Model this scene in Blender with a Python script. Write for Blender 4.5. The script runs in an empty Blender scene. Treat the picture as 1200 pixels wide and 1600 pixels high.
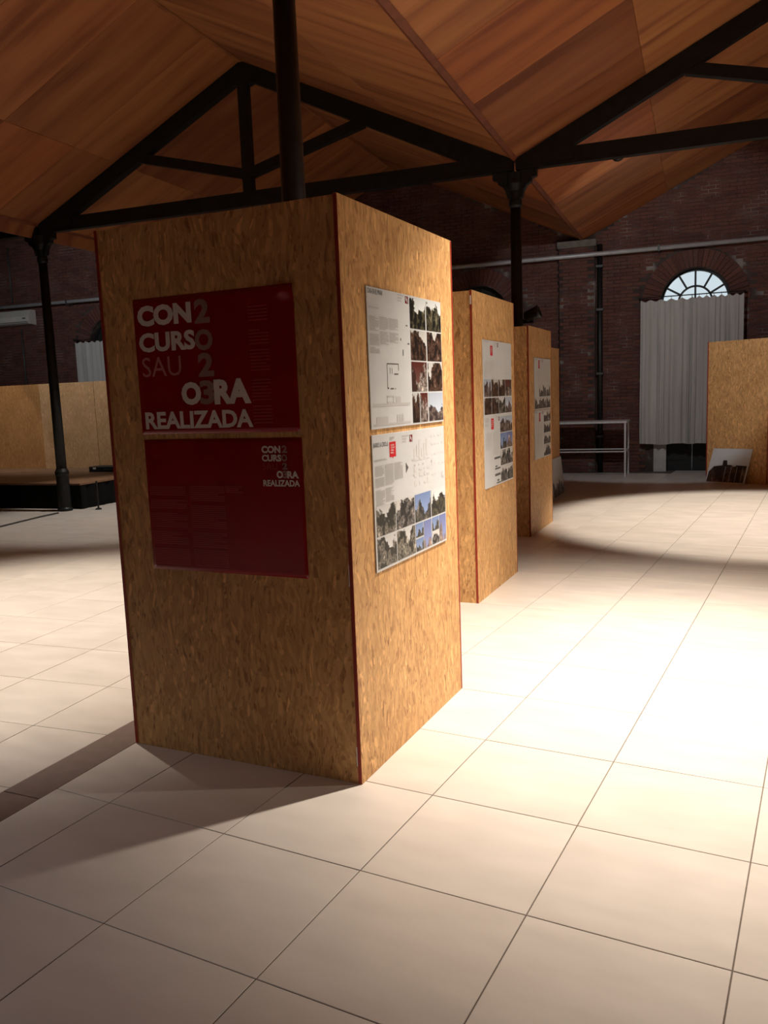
import bpy, bmesh, math, random
from mathutils import Matrix, Vector

random.seed(7)
S = bpy.context.scene
COL = S.collection

# ------------------------------------------------------------------ camera
F_PX = 1298.83
TILT, ROLL, YAWC = 1.4323, -0.0381, 0.4945
CAM = Vector((1.9924, -1.7079, 1.6294))
RCAM = Matrix.Rotation(YAWC, 3, 'Z') @ Matrix.Rotation(TILT, 3, 'X') @ Matrix.Rotation(ROLL, 3, 'Z')
cam = bpy.data.cameras.new('camera')
cam.sensor_fit = 'VERTICAL'
cam.sensor_height = 24.0
cam.lens = 24.0 * F_PX / 1600.0
cam.clip_start = 0.05
cam.clip_end = 200
camo = bpy.data.objects.new('camera', cam)
COL.objects.link(camo)
camo.matrix_world = Matrix.Translation(CAM) @ RCAM.to_4x4()
S.camera = camo

# ------------------------------------------------------------------ world (pale evening sky outside the windows)
W = bpy.data.worlds.new('evening_sky')
S.world = W
W.use_nodes = True
bg = W.node_tree.nodes['Background']
bg.inputs[0].default_value = (0.80, 0.88, 0.93, 1)
bg.inputs[1].default_value = 0.95

S.view_settings.view_transform = 'Standard'
S.view_settings.look = 'None'
S.view_settings.gamma = 1.0
S.view_settings.use_curve_mapping = False
S.view_settings.exposure = 0.0

# spotlights of the hall, a few of them added as fill: (s, v, z, aim_s, aim_v, aim_z, power, half angle deg, blend, colour); built with their fixtures further down
WARM = (1.0, 0.88, 0.75)
COOL = (0.93, 0.97, 1.0)
LAMPS = [
    (2.30, -5.85, 4.36, 2.20, -5.70, 0, 2050, 42, 1.0, WARM),
    (3.00, 0.16, 4.36, 3.00, 0.30, 0, 1300, 35, 0.3, WARM),
    (-3.20, -5.85, 4.36, -2.75, -5.65, 0, 1300, 39, 0.65, WARM),
    (6.00, -5.85, 4.36, 6.30, -6.20, 0, 850, 40, 0.5, WARM),  # added lamp out of frame, bounces light up to the ceiling
    (5.30, -5.85, 4.36, 1.55, -5.2, 1.6, 400, 30, 0.8, WARM),  # added flood that lifts the right faces of the boxes
    (1.20, 0.16, 4.36, 1.40, 6.15, 2.6, 230, 33, 0.2, COOL),
    (-12.9, 0.16, 4.36, -12.2, 2.9, 1.0, 130, 24, 0.15, WARM),
    (-2.60, -11.85, 4.36, -1.70, -10.5, 0, 220, 36, 0.6, COOL),
    (-5.40, 0.16, 4.36, -5.60, -0.10, 0, 420, 36, 0.4, (1.0, 0.93, 0.85)),
    (-9.60, 0.16, 4.36, -10.2, 5.0, 2.4, 300, 55, 0.6, COOL),  # added cool fill for the brick wall at left
]

# ------------------------------------------------------------------ building frame: s across the naves, v along them
YAW = math.radians(7.3)
ORI = Vector((-1.5, 8.47, 0))
UX = Vector((math.cos(YAW), math.sin(YAW), 0))
VX = Vector((-math.sin(YAW), math.cos(YAW), 0))
NAVE = 7.36
ZV, SL = 4.41, 0.475            # valley height and roof slope
VWALL = 6.15
VROW = -6.01                    # next row of columns towards the viewer


def bp(s, v, z=0.0):
    return ORI + UX * s + VX * v + Vector((0, 0, z))


def roof_z(s):
    if s < -NAVE:                                # the nave over the stage is twice as wide
        t = s + 3 * NAVE
        return ZV + SL * min(t, 2 * NAVE - t)
    t = s % NAVE
    return ZV + SL * min(t, NAVE - t)


def project(p):
    q = RCAM.transposed() @ (Vector(p) - CAM)
    if q.z > -0.1:
        return None
    return (600 + F_PX * q.x / -q.z, 800 - F_PX * q.y / -q.z, -q.z)


# ------------------------------------------------------------------ mesh helpers
class MB:
    def __init__(self):
        self.v = []
        self.f = []

    def add(self, vs, fs):
        o = len(self.v)
        self.v += [tuple(x) for x in vs]
        self.f += [tuple(i + o for i in f) for f in fs]
        return self

    def box(self, x0, x1, y0, y1, z0, z1, M=None):
        vs = [Vector((x, y, z)) for z in (z0, z1) for y in (y0, y1) for x in (x0, x1)]
        if M is not None:
            vs = [M @ q for q in vs]
        return self.add(vs, [(0, 2, 3, 1), (4, 5, 7, 6), (0, 1, 5, 4), (2, 6, 7, 3), (0, 4, 6, 2), (1, 3, 7, 5)])

    def bbox(self, x0, x1, y0, y1, z0, z1, b=0.003, M=None):
        """box with chamfered edges"""
        bm = bmesh.new()
        bmesh.ops.create_cube(bm, size=1)
        for q in bm.verts:
            q.co = Vector(((x0 + x1) / 2 + q.co.x * (x1 - x0), (y0 + y1) / 2 + q.co.y * (y1 - y0), (z0 + z1) / 2 + q.co.z * (z1 - z0)))
        bmesh.ops.bevel(bm, geom=list(bm.edges), offset=b, segments=1, affect='EDGES')
        bm.verts.index_update()
        vs = [(M @ q.co) if M is not None else q.co.copy() for q in bm.verts]
        fs = [tuple(w.index for w in f.verts) for f in bm.faces]
        bm.free()
        return self.add(vs, fs)

    def prism(self, poly, y0, y1, M=None):
        """poly: list of (x,z) counter-clockwise seen from -y"""
        n = len(poly)
        vs = [Vector((x, y0, z)) for x, z in poly] + [Vector((x, y1, z)) for x, z in poly]
        if M is not None:
            vs = [M @ q for q in vs]
        fs = [tuple(range(n)), tuple(range(2 * n - 1, n - 1, -1))]
        for i in range(n):
            j = (i + 1) % n
            fs.append((i, i + n, j + n, j))
        return self.add(vs, fs)

    def beam(self, a, b, wx, wy, y=0.0):
        """straight member between (x,z) points, depth wx in the xz plane, width wy along y"""
        a = Vector(a)
        b = Vector(b)
        d = (b - a).normalized()
        n = Vector((-d.y, d.x)) * wx / 2
        poly = [a - n, b - n, b + n, a + n]
        return self.prism([(q.x, q.y) for q in poly], y - wy / 2, y + wy / 2)

    def lathe(self, prof, seg=24, M=None, cap=True):
        """prof: list of (r,z)"""
        vs = []
        for r, z in prof:
            for k in range(seg):
                a = 2 * math.pi * k / seg
                q = Vector((r * math.cos(a), r * math.sin(a), z))
                vs.append(M @ q if M is not None else q)
        fs = []
        for i in range(len(prof) - 1):
            for k in range(seg):
                k2 = (k + 1) % seg
                fs.append((i * seg + k, i * seg + k2, (i + 1) * seg + k2, (i + 1) * seg + k))
        if cap:
            fs.append(tuple(range(seg - 1, -1, -1)))
            fs.append(tuple((len(prof) - 1) * seg + k for k in range(seg)))
        return self.add(vs, fs)

    def tube(self, pts, r, seg=8):
        pts = [Vector(q) for q in pts]
        vs = []
        fs = []
        for i, q in enumerate(pts):
            d = (pts[min(i + 1, len(pts) - 1)] - pts[max(i - 1, 0)]).normalized()
            up = Vector((0, 0, 1)) if abs(d.z) < 0.9 else Vector((1, 0, 0))
            a = d.cross(up).normalized()
            b = d.cross(a).normalized()
            for k in range(seg):
                t = 2 * math.pi * k / seg
                vs.append(q + a * r * math.cos(t) + b * r * math.sin(t))
        for i in range(len(pts) - 1):
            for k in range(seg):
                k2 = (k + 1) % seg
                fs.append((i * seg + k, (i + 1) * seg + k, (i + 1) * seg + k2, i * seg + k2))
        fs.append(tuple(range(seg)))
        fs.append(tuple((len(pts) - 1) * seg + k for k in range(seg - 1, -1, -1)))
        return self.add(vs, fs)

    def mesh(self, name, mat, smooth=False):
        me = bpy.data.meshes.new(name)
        me.from_pydata(self.v, [], self.f)
        me.materials.append(mat)
        if smooth:
            me.polygons.foreach_set('use_smooth', [True] * len(me.polygons))
        me.validate()
        me.update()
        return me

    def build(self, name, mat, parent=None, smooth=False, fix=True):
        me = self.mesh(name, mat, smooth)
        if fix:
            bm = bmesh.new()
            bm.from_mesh(me)
            bmesh.ops.recalc_face_normals(bm, faces=bm.faces)
            bm.to_mesh(me)
            bm.free()
        return link(name, me, parent)


def link(name, data, parent=None, loc=None, rz=None):
    o = bpy.data.objects.new(name, data)
    COL.objects.link(o)
    if parent is not None:
        o.parent = parent
    if loc is not None:
        o.location = loc
    if rz is not None:
        o.rotation_euler = (0, 0, rz)
    return o


def thing(name, label, cat, loc, rz=0.0, group=None):
    return tag(link(name, None, None, loc, rz), label, cat, group)


def tag(o, label, cat, group=None):
    o['label'] = label
    o['category'] = cat
    if group:
        o['group'] = group
    return o


def structure(o, label=None):
    o['kind'] = 'structure'
    if label:
        o['label'] = label
    return o


def in_building(o):
    o.location = ORI
    o.rotation_euler = (0, 0, YAW)
    return o


# ------------------------------------------------------------------ materials
def new_mat(name):
    m = bpy.data.materials.new(name)
    m.use_nodes = True
    nt = m.node_tree
    b = nt.nodes['Principled BSDF']
    return m, nt, b


def nd(nt, t, **kw):
    n = nt.nodes.new(t)
    for k, v in kw.items():
        setattr(n, k, v)
    return n


def lk(nt, a, b):
    nt.links.new(a, b)


def plain(name, col, rough=0.6, metal=0.0, var=0.12, scale=8.0, spec=0.5):
    m, nt, b = new_mat(name)
    tc = nd(nt, 'ShaderNodeTexCoord')
    no = nd(nt, 'ShaderNodeTexNoise')
    no.inputs['Scale'].default_value = scale
    no.inputs['Detail'].default_value = 4
    lk(nt, tc.outputs['Object'], no.inputs['Vector'])
    r = ramp(nt, no.outputs['Fac'], [(0.3, tuple(c * (1 - var) for c in col)), (0.7, tuple(min(1, c * (1 + var)) for c in col))])
    lk(nt, r, b.inputs['Base Color'])
    b.inputs['Roughness'].default_value = rough
    b.inputs['Metallic'].default_value = metal
    b.inputs['Specular IOR Level'].default_value = spec
    return m


def ramp(nt, fac, stops, mode='LINEAR'):
    n = nd(nt, 'ShaderNodeValToRGB')
    n.color_ramp.interpolation = mode
    els = n.color_ramp.elements
    while len(els) < len(stops):
        els.new(0.5)
    for e, (p, c) in zip(els, stops):
        e.position = p
        e.color = (c[0], c[1], c[2], 1)
    lk(nt, fac, n.inputs['Fac'])
    return n.outputs['Color']


def mixc(nt, fac, a, b, mode='MIX'):
    n = nd(nt, 'ShaderNodeMix', data_type='RGBA', blend_type=mode)
    for sock, val in ((n.inputs[0], fac), (n.inputs[6], a), (n.inputs[7], b)):
        if hasattr(val, 'is_output'):
            lk(nt, val, sock)
        elif isinstance(val, (int, float)):
            sock.default_value = val
        else:
            sock.default_value = (val[0], val[1], val[2], 1)
    return n.outputs[2]


def mapr(nt, val, a, b, c, d):
    n = nd(nt, 'ShaderNodeMapRange')
    n.inputs[1].default_value = a
    n.inputs[2].default_value = b
    n.inputs[3].default_value = c
    n.inputs[4].default_value = d
    lk(nt, val, n.inputs[0])
    return n.outputs[0]


def mapping(nt, vec, scale=(1, 1, 1), rot=(0, 0, 0), loc=(0, 0, 0)):
    n = nd(nt, 'ShaderNodeMapping')
    n.inputs['Scale'].default_value = scale
    n.inputs['Rotation'].default_value = rot
    n.inputs['Location'].default_value = loc
    lk(nt, vec, n.inputs['Vector'])
    return n.outputs['Vector']


def rand_coords(nt, amount=20.0):
    tc = nd(nt, 'ShaderNodeTexCoord')
    oi = nd(nt, 'ShaderNodeObjectInfo')
    mu = nd(nt, 'ShaderNodeMath', operation='MULTIPLY')
    mu.inputs[1].default_value = amount
    lk(nt, oi.outputs['Random'], mu.inputs[0])
    va = nd(nt, 'ShaderNodeVectorMath', operation='ADD')
    lk(nt, tc.outputs['Object'], va.inputs[0])
    lk(nt, mu.outputs[0], va.inputs[1])
    return va.outputs[0], oi.outputs['Random']


def bump(nt, b, height, strength=0.2, dist=0.002):
    n = nd(nt, 'ShaderNodeBump')
    n.inputs['Strength'].default_value = strength
    n.inputs['Distance'].default_value = dist
    lk(nt, height, n.inputs['Height'])
    lk(nt, n.outputs['Normal'], b.inputs['Normal'])


def make_osb(name, light=(0.71, 0.42, 0.175), mid=(0.545, 0.295, 0.115), dark=(0.25, 0.10, 0.04)):
    m, nt, b = new_mat(name)
    co, rnd = rand_coords(nt, 30)
    wn = nd(nt, 'ShaderNodeTexNoise')
    wn.inputs['Scale'].default_value = 4.5
    wn.inputs['Detail'].default_value = 1
    lk(nt, co, wn.inputs['Vector'])
    sc = nd(nt, 'ShaderNodeVectorMath', operation='SCALE')
    lk(nt, wn.outputs['Color'], sc.inputs[0])
    sc.inputs['Scale'].default_value = 0.10
    ad = nd(nt, 'ShaderNodeVectorMath', operation='ADD')
    lk(nt, co, ad.inputs[0])
    lk(nt, sc.outputs[0], ad.inputs[1])
    wv = ad.outputs[0]

    def strands(scale, rot):
        vo = nd(nt, 'ShaderNodeTexVoronoi')
        vo.inputs['Scale'].default_value = 1
        lk(nt, mapping(nt, wv, scale, rot), vo.inputs['Vector'])
        se = nd(nt, 'ShaderNodeSeparateColor')
        lk(nt, vo.outputs['Color'], se.inputs[0])
        return se.outputs[0], se.outputs[1], vo.outputs['Distance']
    a, a2, ad1 = strands((85, 85, 14), (0, 0, 0))
    c, c2, cd1 = strands((75, 75, 13), (0.6, 0.6, 0))
    e, e2, ed1 = strands((80, 80, 14), (-0.55, -0.55, 0.3))
    mk = nd(nt, 'ShaderNodeTexNoise')
    mk.inputs['Scale'].default_value = 11
    lk(nt, co, mk.inputs['Vector'])
    lo_c = tuple((p + q) / 2 for p, q in zip(mid, dark))
    st = [(0.0, lo_c), (0.07, mid), (0.45, tuple((p + q) / 2 for p, q in zip(mid, light))), (0.80, light), (0.93, light), (1.0, tuple(min(1, q * 1.4) for q in light))]
    ca = ramp(nt, a, st)
    cb = ramp(nt, c, st)
    ce = ramp(nt, e, st)
    f1 = mapr(nt, mk.outputs['Fac'], 0.50, 0.56, 0, 1)
    f2 = mapr(nt, mk.outputs['Fac'], 0.38, 0.44, 1, 0)
    col = mixc(nt, f1, ca, cb)
    col = mixc(nt, f2, col, ce)
    # thin dark gaps between strands
    fl = nd(nt, 'ShaderNodeTexNoise')
    fl.inputs['Scale'].default_value = 1
    fl.inputs['Detail'].default_value = 3
    lk(nt, mapping(nt, wv, (85, 85, 18), (0.15, 0.15, 0)), fl.inputs['Vector'])
    g = mapr(nt, fl.outputs['Fac'], 0.61, 0.68, 0, 0.75)
    col = mixc(nt, g, col, dark)
    # scattered pale flakes lying on top
    vf = nd(nt, 'ShaderNodeTexVoronoi')
    vf.inputs['Scale'].default_value = 1
    lk(nt, mapping(nt, wv, (60, 60, 16), (-0.35, 0.4, 0.2), (2, 5, 1)), vf.inputs['Vector'])
    sf = nd(nt, 'ShaderNodeSeparateColor')
    lk(nt, vf.outputs['Color'], sf.inputs[0])
    col = mixc(nt, mapr(nt, sf.outputs[2], 0.88, 0.90, 0, 0.45), col, tuple(min(1, q * 1.3) for q in light))
    # broad tone drift
    bn = nd(nt, 'ShaderNodeTexNoise')
    bn.inputs['Scale'].default_value = 2.5
    lk(nt, co, bn.inputs['Vector'])
    col = mixc(nt, 1.0, col, ramp(nt, bn.outputs['Fac'], [(0.3, (0.86, 0.84, 0.80)), (0.7, (1.0, 1.0, 1.0))]), 'MULTIPLY')
    lk(nt, col, b.inputs['Base Color'])
    b.inputs['Roughness'].default_value = 0.55
    b.inputs['Specular IOR Level'].default_value = 0.35
    bump(nt, b, a2, 0.25, 0.0015)
    return m


def make_ply():
    m, nt, b = new_mat('plywood_ceiling')
    co, rnd = rand_coords(nt, 40)
    n1 = nd(nt, 'ShaderNodeTexNoise')
    n1.inputs['Scale'].default_value = 1
    n1.inputs['Detail'].default_value = 3
    n1.inputs['Distortion'].default_value = 0.25
    lk(nt, mapping(nt, co, (0.45, 4.0, 2)), n1.inputs['Vector'])
    n2 = nd(nt, 'ShaderNodeTexNoise')
    n2.inputs['Scale'].default_value = 1
    n2.inputs['Detail'].default_value = 3
    lk(nt, mapping(nt, co, (2.5, 60, 6)), n2.inputs['Vector'])
    c1 = ramp(nt, n1.outputs['Fac'], [(0.30, (0.26, 0.090, 0.040)), (0.46, (0.41, 0.160, 0.062)), (0.70, (0.52, 0.230, 0.088))])
    c2 = ramp(nt, n2.outputs['Fac'], [(0.3, (0.90, 0.88, 0.86)), (0.7, (1, 1, 1))])
    col = mixc(nt, 0.4, c1, c2, 'MULTIPLY')
    tint = ramp(nt, rnd, [(0.0, (0.60, 0.50, 0.48)), (0.35, (0.90, 0.84, 0.82)), (0.7, (1.0, 1.0, 0.95)), (1.0, (0.95, 0.72, 0.62))])
    col = mixc(nt, 1.0, col, tint, 'MULTIPLY')
    lk(nt, col, b.inputs['Base Color'])
    b.inputs['Roughness'].default_value = 0.5
    b.inputs['Specular IOR Level'].default_value = 0.3
    return m


def make_tile(name, base):
    m, nt, b = new_mat(name)
    co, rnd = rand_coords(nt, 50)
    n1 = nd(nt, 'ShaderNodeTexNoise')
    n1.inputs['Scale'].default_value = 5
    n1.inputs['Detail'].default_value = 6
    lk(nt, mapping(nt, co, (0.6, 1.6, 1)), n1.inputs['Vector'])
    c1 = ramp(nt, n1.outputs['Fac'], [(0.3, tuple(c * 0.94 for c in base)), (0.7, tuple(min(1, c * 1.04) for c in base))])
    tint = ramp(nt, rnd, [(0, (0.96, 0.95, 0.94)), (1, (1, 1, 1))])
    lk(nt, mixc(nt, 1.0, c1, tint, 'MULTIPLY'), b.inputs['Base Color'])
    rr = ramp(nt, n1.outputs['Fac'], [(0.3, (0.33,) * 3), (0.7, (0.42,) * 3)])
    lk(nt, rr, b.inputs['Roughness'])
    b.inputs['Specular IOR Level'].default_value = 0.4
    return m


def make_brick(name, per_object):
    m, nt, b = new_mat(name)
    tc = nd(nt, 'ShaderNodeTexCoord')
    oi = nd(nt, 'ShaderNodeObjectInfo')
    geo = nd(nt, 'ShaderNodeNewGeometry')
    vo = nd(nt, 'ShaderNodeTexVoronoi')
    vo.inputs['Scale'].default_value = 1
    lk(nt, mapping(nt, geo.outputs['Position'], (4.0, 4.0, 12.8)), vo.inputs['Vector'])
    se = nd(nt, 'ShaderNodeSeparateColor')
    lk(nt, vo.outputs['Color'], se.inputs[0])
    src = oi.outputs['Random'] if per_object else se.outputs[0]
    c1 = ramp(nt, src, [(0, (0.10, 0.040, 0.032)), (0.4, (0.135, 0.050, 0.037)), (0.75, (0.16, 0.062, 0.045)), (1.0, (0.125, 0.062, 0.050))])
    no = nd(nt, 'ShaderNodeTexNoise')
    no.inputs['Scale'].default_value = 35
    no.inputs['Detail'].default_value = 5
    lk(nt, geo.outputs['Position'], no.inputs['Vector'])
    col = mixc(nt, 0.8, c1, ramp(nt, no.outputs['Fac'], [(0.3, (0.6, 0.6, 0.6)), (0.7, (1.15, 1.1, 1.05))]), 'MULTIPLY')
    # lime bloom in patches
    pn = nd(nt, 'ShaderNodeTexNoise')
    pn.inputs['Scale'].default_value = 1.6
    pn.inputs['Detail'].default_value = 6
    lk(nt, geo.outputs['Position'], pn.inputs['Vector'])
    col = mixc(nt, mapr(nt, pn.outputs['Fac'], 0.58, 0.78, 0, 0.25), col, (0.22, 0.18, 0.16))
    lk(nt, col, b.inputs['Base Color'])
    b.inputs['Roughness'].default_value = 0.85
    bump(nt, b, no.outputs['Fac'], 0.4, 0.004)
    return m


def make_mortar():
    m, nt, b = new_mat('mortar')
    geo = nd(nt, 'ShaderNodeNewGeometry')
    pn = nd(nt, 'ShaderNodeTexNoise')
    pn.inputs['Scale'].default_value = 2.3
    pn.inputs['Detail'].default_value = 7
    lk(nt, geo.outputs['Position'], pn.inputs['Vector'])
    col = ramp(nt, pn.outputs['Fac'], [(0.40, (0.045, 0.030, 0.026)), (0.55, (0.085, 0.062, 0.055)), (0.66, (0.28, 0.25, 0.23))])
    lk(nt, col, b.inputs['Base Color'])
    b.inputs['Roughness'].default_value = 0.95
    return m


def make_photo(name, sky, far, dark, horizon, freq, seed):
    """a small printed photograph: sky over a ragged dark skyline"""
    m, nt, b = new_mat(name)
    tc = nd(nt, 'ShaderNodeTexCoord')
    oi = nd(nt, 'ShaderNodeObjectInfo')
    sx = nd(nt, 'ShaderNodeSeparateXYZ')
    lk(nt, tc.outputs['Generated'], sx.inputs[0])
    cb = nd(nt, 'ShaderNodeCombineXYZ')
    lk(nt, sx.outputs[0], cb.inputs[0])
    lk(nt, sx.outputs[2], cb.inputs[2])
    mu = nd(nt, 'ShaderNodeMath', operation='MULTIPLY_ADD')
    mu.inputs[1].default_value = 31.7
    mu.inputs[2].default_value = seed
    lk(nt, oi.outputs['Random'], mu.inputs[0])
    lk(nt, mu.outputs[0], cb.inputs[1])
    n0 = nd(nt, 'ShaderNodeTexNoise')             # broad masses
    n0.inputs['Scale'].default_value = freq * 0.55
    n0.inputs['Detail'].default_value = 1
    lk(nt, mapping(nt, cb.outputs[0], (1.0, 1, 0.25)), n0.inputs['Vector'])
    n1 = nd(nt, 'ShaderNodeTexNoise')             # ragged edges
    n1.inputs['Scale'].default_value = freq * 2.2
    n1.inputs['Detail'].default_value = 3
    lk(nt, cb.outputs[0], n1.inputs['Vector'])
    n2 = nd(nt, 'ShaderNodeTexNoise')             # what stands in the foreground
    n2.inputs['Scale'].default_value = freq
    n2.inputs['Detail'].default_value = 3
    lk(nt, mapping(nt, cb.outputs[0], (1.3, 1, 0.8), (0, 0.5, 0), (3, 1, 2)), n2.inputs['Vector'])
    ma = nd(nt, 'ShaderNodeMath', operation='MULTIPLY_ADD')
    ma.inputs[1].default_value = -1.9
    lk(nt, n0.outputs['Fac'], ma.inputs[0])
    lk(nt, sx.outputs[2], ma.inputs[2])
    mc = nd(nt, 'ShaderNodeMath', operation='MULTIPLY_ADD')
    mc.inputs[1].default_value = -0.5
    lk(nt, n1.outputs['Fac'], mc.inputs[0])
    lk(nt, ma.outputs[0], mc.inputs[2])
    f = mapr(nt, mc.outputs[0], horizon - 1.20 - 0.03, horizon - 1.20 + 0.03, 0, 1)
    ground = ramp(nt, n2.outputs['Fac'], [(0.47, dark), (0.55, far), (0.59, dark), (0.64, far), (0.72, tuple(min(1, q * 1.8 + 0.06) for q in far))])
    skyc = ramp(nt, sx.outputs[2], [(0.2, tuple(min(1, q * 1.25 + 0.05) for q in sky)), (1.0, sky)])
    lk(nt, mixc(nt, f, ground, skyc), b.inputs['Base Color'])
    b.inputs['Roughness'].default_value = 0.35
    return m


def make_fabric(name, col, sheen=0.2):
    m, nt, b = new_mat(name)
    tc = nd(nt, 'ShaderNodeTexCoord')
    no = nd(nt, 'ShaderNodeTexNoise')
    no.inputs['Scale'].default_value = 1
    no.inputs['Detail'].default_value = 3
    lk(nt, mapping(nt, tc.outputs['Object'], (9, 9, 0.7)), no.inputs['Vector'])
    lk(nt, ramp(nt, no.outputs['Fac'], [(0.3, tuple(c * 0.82 for c in col)), (0.7, col)]), b.inputs['Base Color'])
    b.inputs['Roughness'].default_value = 0.9
    b.inputs['Sheen Weight'].default_value = sheen
    b.inputs['Specular IOR Level'].default_value = 0.2
    return m


def make_glass():
    m = bpy.data.materials.new('window_glass')
    m.use_nodes = True
    nt = m.node_tree
    nt.nodes.remove(nt.nodes['Principled BSDF'])
    out = nt.nodes['Material Output']
    tr = nd(nt, 'ShaderNodeBsdfTransparent')
    tr.inputs[0].default_value = (0.93, 0.96, 0.97, 1)
    gl = nd(nt, 'ShaderNodeBsdfGlossy')
    gl.inputs['Roughness'].default_value = 0.05
    gl.inputs['Color'].default_value = (0.4, 0.4, 0.4, 1)
    fr = nd(nt, 'ShaderNodeFresnel')
    fr.inputs[0].default_value = 1.45
    mx = nd(nt, 'ShaderNodeMixShader')
    lk(nt, fr.outputs[0], mx.inputs[0])
    lk(nt, tr.outputs[0], mx.inputs[1])
    lk(nt, gl.outputs[0], mx.inputs[2])
    lk(nt, mx.outputs[0], out.inputs[0])
    return m


M = dict(
    osb=make_osb('osb_board'),
    osb_stage=make_osb('osb_board_aged', (0.50, 0.29, 0.14), (0.44, 0.25, 0.11), (0.30, 0.16, 0.07)),
    osb_orange=make_osb('osb_board_orange', (0.42, 0.20, 0.07), (0.36, 0.165, 0.055), (0.24, 0.10, 0.035)),
    ply=make_ply(),
    tile=make_tile('porcelain_tile', (0.68, 0.625, 0.565)),
    grout=plain('grout', (0.16, 0.13, 0.11), 0.9),
    strip=plain('floor_strip', (0.17, 0.105, 0.08), 0.55, var=0.1, scale=20),
    brick=make_brick('old_brick', False),
    brick1=make_brick('old_brick_single', True),
    mortar=make_mortar(),
    iron=plain('black_iron', (0.012, 0.013, 0.013), 0.45, 0.0, 0.3, 15, 0.3),
    black=plain('black_paint', (0.01, 0.01, 0.01), 0.5),
    beam=plain('black_beam', (0.010, 0.009, 0.008), 0.55, 0, 0.3, 10, 0.3),
    rededge=plain('red_painted_edge', (0.30, 0.028, 0.012), 0.5, var=0.2, scale=30),
    tape=plain('white_tape', (0.75, 0.72, 0.68), 0.5),
    red=plain('red_vinyl', (0.30, 0.006, 0.008), 0.25, var=0.10, scale=3),
    redtag=plain('red_print', (0.62, 0.02, 0.03), 0.4),
    ink_white=plain('white_print', (0.80, 0.76, 0.72), 0.35, var=0.05),
    ink_mute=plain('muted_print', (0.34, 0.20, 0.18), 0.35, var=0.08),
    ink_dim=plain('dim_print', (0.45, 0.048, 0.046), 0.35, var=0.08),
    ink_thin=plain('thin_print', (0.52, 0.20, 0.18), 0.35, var=0.08),
    board=plain('white_board', (0.61, 0.63, 0.64), 0.4, var=0.03),
    ink_grey=plain('grey_text_print', (0.50, 0.50, 0.49), 0.45, var=0.04),
    ink_lightgrey=plain('light_grey_drawing_print', (0.60, 0.60, 0.59), 0.45, var=0.05),
    ink_dark=plain('dark_text_print', (0.10, 0.10, 0.10), 0.45),
    maroon=plain('maroon_print', (0.20, 0.02, 0.025), 0.4),
    curtain=make_fabric('grey_curtain', (0.56, 0.55, 0.53)),
    white=plain('white_metal', (0.62, 0.62, 0.61), 0.4),
    plaster=plain('pale_plaster', (0.55, 0.54, 0.52), 0.8),
    dullwall=plain('dull_wall', (0.15, 0.08, 0.06), 0.9, var=0.3, scale=3),
    pipe=plain('grey_pipe', (0.42, 0.42, 0.43), 0.4, 0.2),
    darkdoor=plain('dark_door', (0.012, 0.014, 0.014), 0.6),
    stagetop=plain('stage_boards', (0.24, 0.13, 0.075), 0.45, var=0.2, scale=5),
    skirt=make_fabric('black_skirt', (0.004, 0.004, 0.004), 0.0),
    batten=plain('red_brown_batten', (0.20, 0.055, 0.022), 0.5, var=0.2),
    glass=make_glass(),
    acwhite=plain('white_plastic', (0.62, 0.60, 0.56), 0.4, var=0.04),
    darkgrey=plain('dark_grey_plastic', (0.06, 0.06, 0.06), 0.5),
    piercap=plain('grey_render', (0.16, 0.14, 0.12), 0.9, var=0.25),
)
PH = dict(
    pine=make_photo('photo_pines', (0.62, 0.66, 0.66), (0.10, 0.09, 0.05), (0.012, 0.012, 0.010), 0.72, 5, 1.0),
    dark=make_photo('photo_night_house', (0.50, 0.50, 0.48), (0.11, 0.06, 0.04), (0.02, 0.012, 0.01), 0.92, 4, 2.0),
    redroom=make_photo('photo_red_room', (0.085, 0.018, 0.012), (0.36, 0.31, 0.28), (0.05, 0.025, 0.02), 0.68, 3, 3.0),
    grey=make_photo('photo_aerial', (0.55, 0.56, 0.56), (0.26, 0.24, 0.20), (0.025, 0.025, 0.02), 0.86, 3.6, 4.0),
    blue=make_photo('photo_blue_sky', (0.17, 0.25, 0.46), (0.13, 0.12, 0.10), (0.025, 0.025, 0.025), 0.46, 4, 5.0),
    tower=make_photo('photo_blue_tower', (0.16, 0.20, 0.42), (0.40, 0.30, 0.25), (0.16, 0.12, 0.12), 0.35, 3, 6.0),
    mono=make_photo('photo_monochrome', (0.58, 0.57, 0.55), (0.22, 0.20, 0.19), (0.02, 0.02, 0.02), 0.72, 4, 7.0),
    street=make_photo('photo_street', (0.40, 0.46, 0.55), (0.22, 0.17, 0.15), (0.05, 0.035, 0.035), 0.60, 5, 8.0),
)

# ------------------------------------------------------------------ floor
# the paving right of the dark strip runs square to the world axes, the older paving left of it follows the building
STRIP_A = math.radians(4.2)
SP = Vector((-0.905, 0.5))                      # a point on the right-hand edge of the strip
SD = Vector((-math.sin(STRIP_A), math.cos(STRIP_A)))
SN = Vector((math.cos(STRIP_A), math.sin(STRIP_A)))  # points right
STRIP_W = 0.205

fl = MB()
fl.add([bp(-22.08, -16, -0.2), bp(11.5, -16, -0.2), bp(11.5, 6.9, -0.2), bp(-22.08, 6.9, -0.2),
        bp(-22.08, -16, -0.003), bp(11.5, -16, -0.003), bp(11.5, 6.9, -0.003), bp(-22.08, 6.9, -0.003)],
       [(3, 2, 1, 0), (4, 5, 6, 7), (0, 1, 5, 4), (1, 2, 6, 5), (2, 3, 7, 6), (3, 0, 4, 7)])
floor = structure(fl.build('floor', M['grout']), 'beige porcelain tile floor of the hall')


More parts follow.
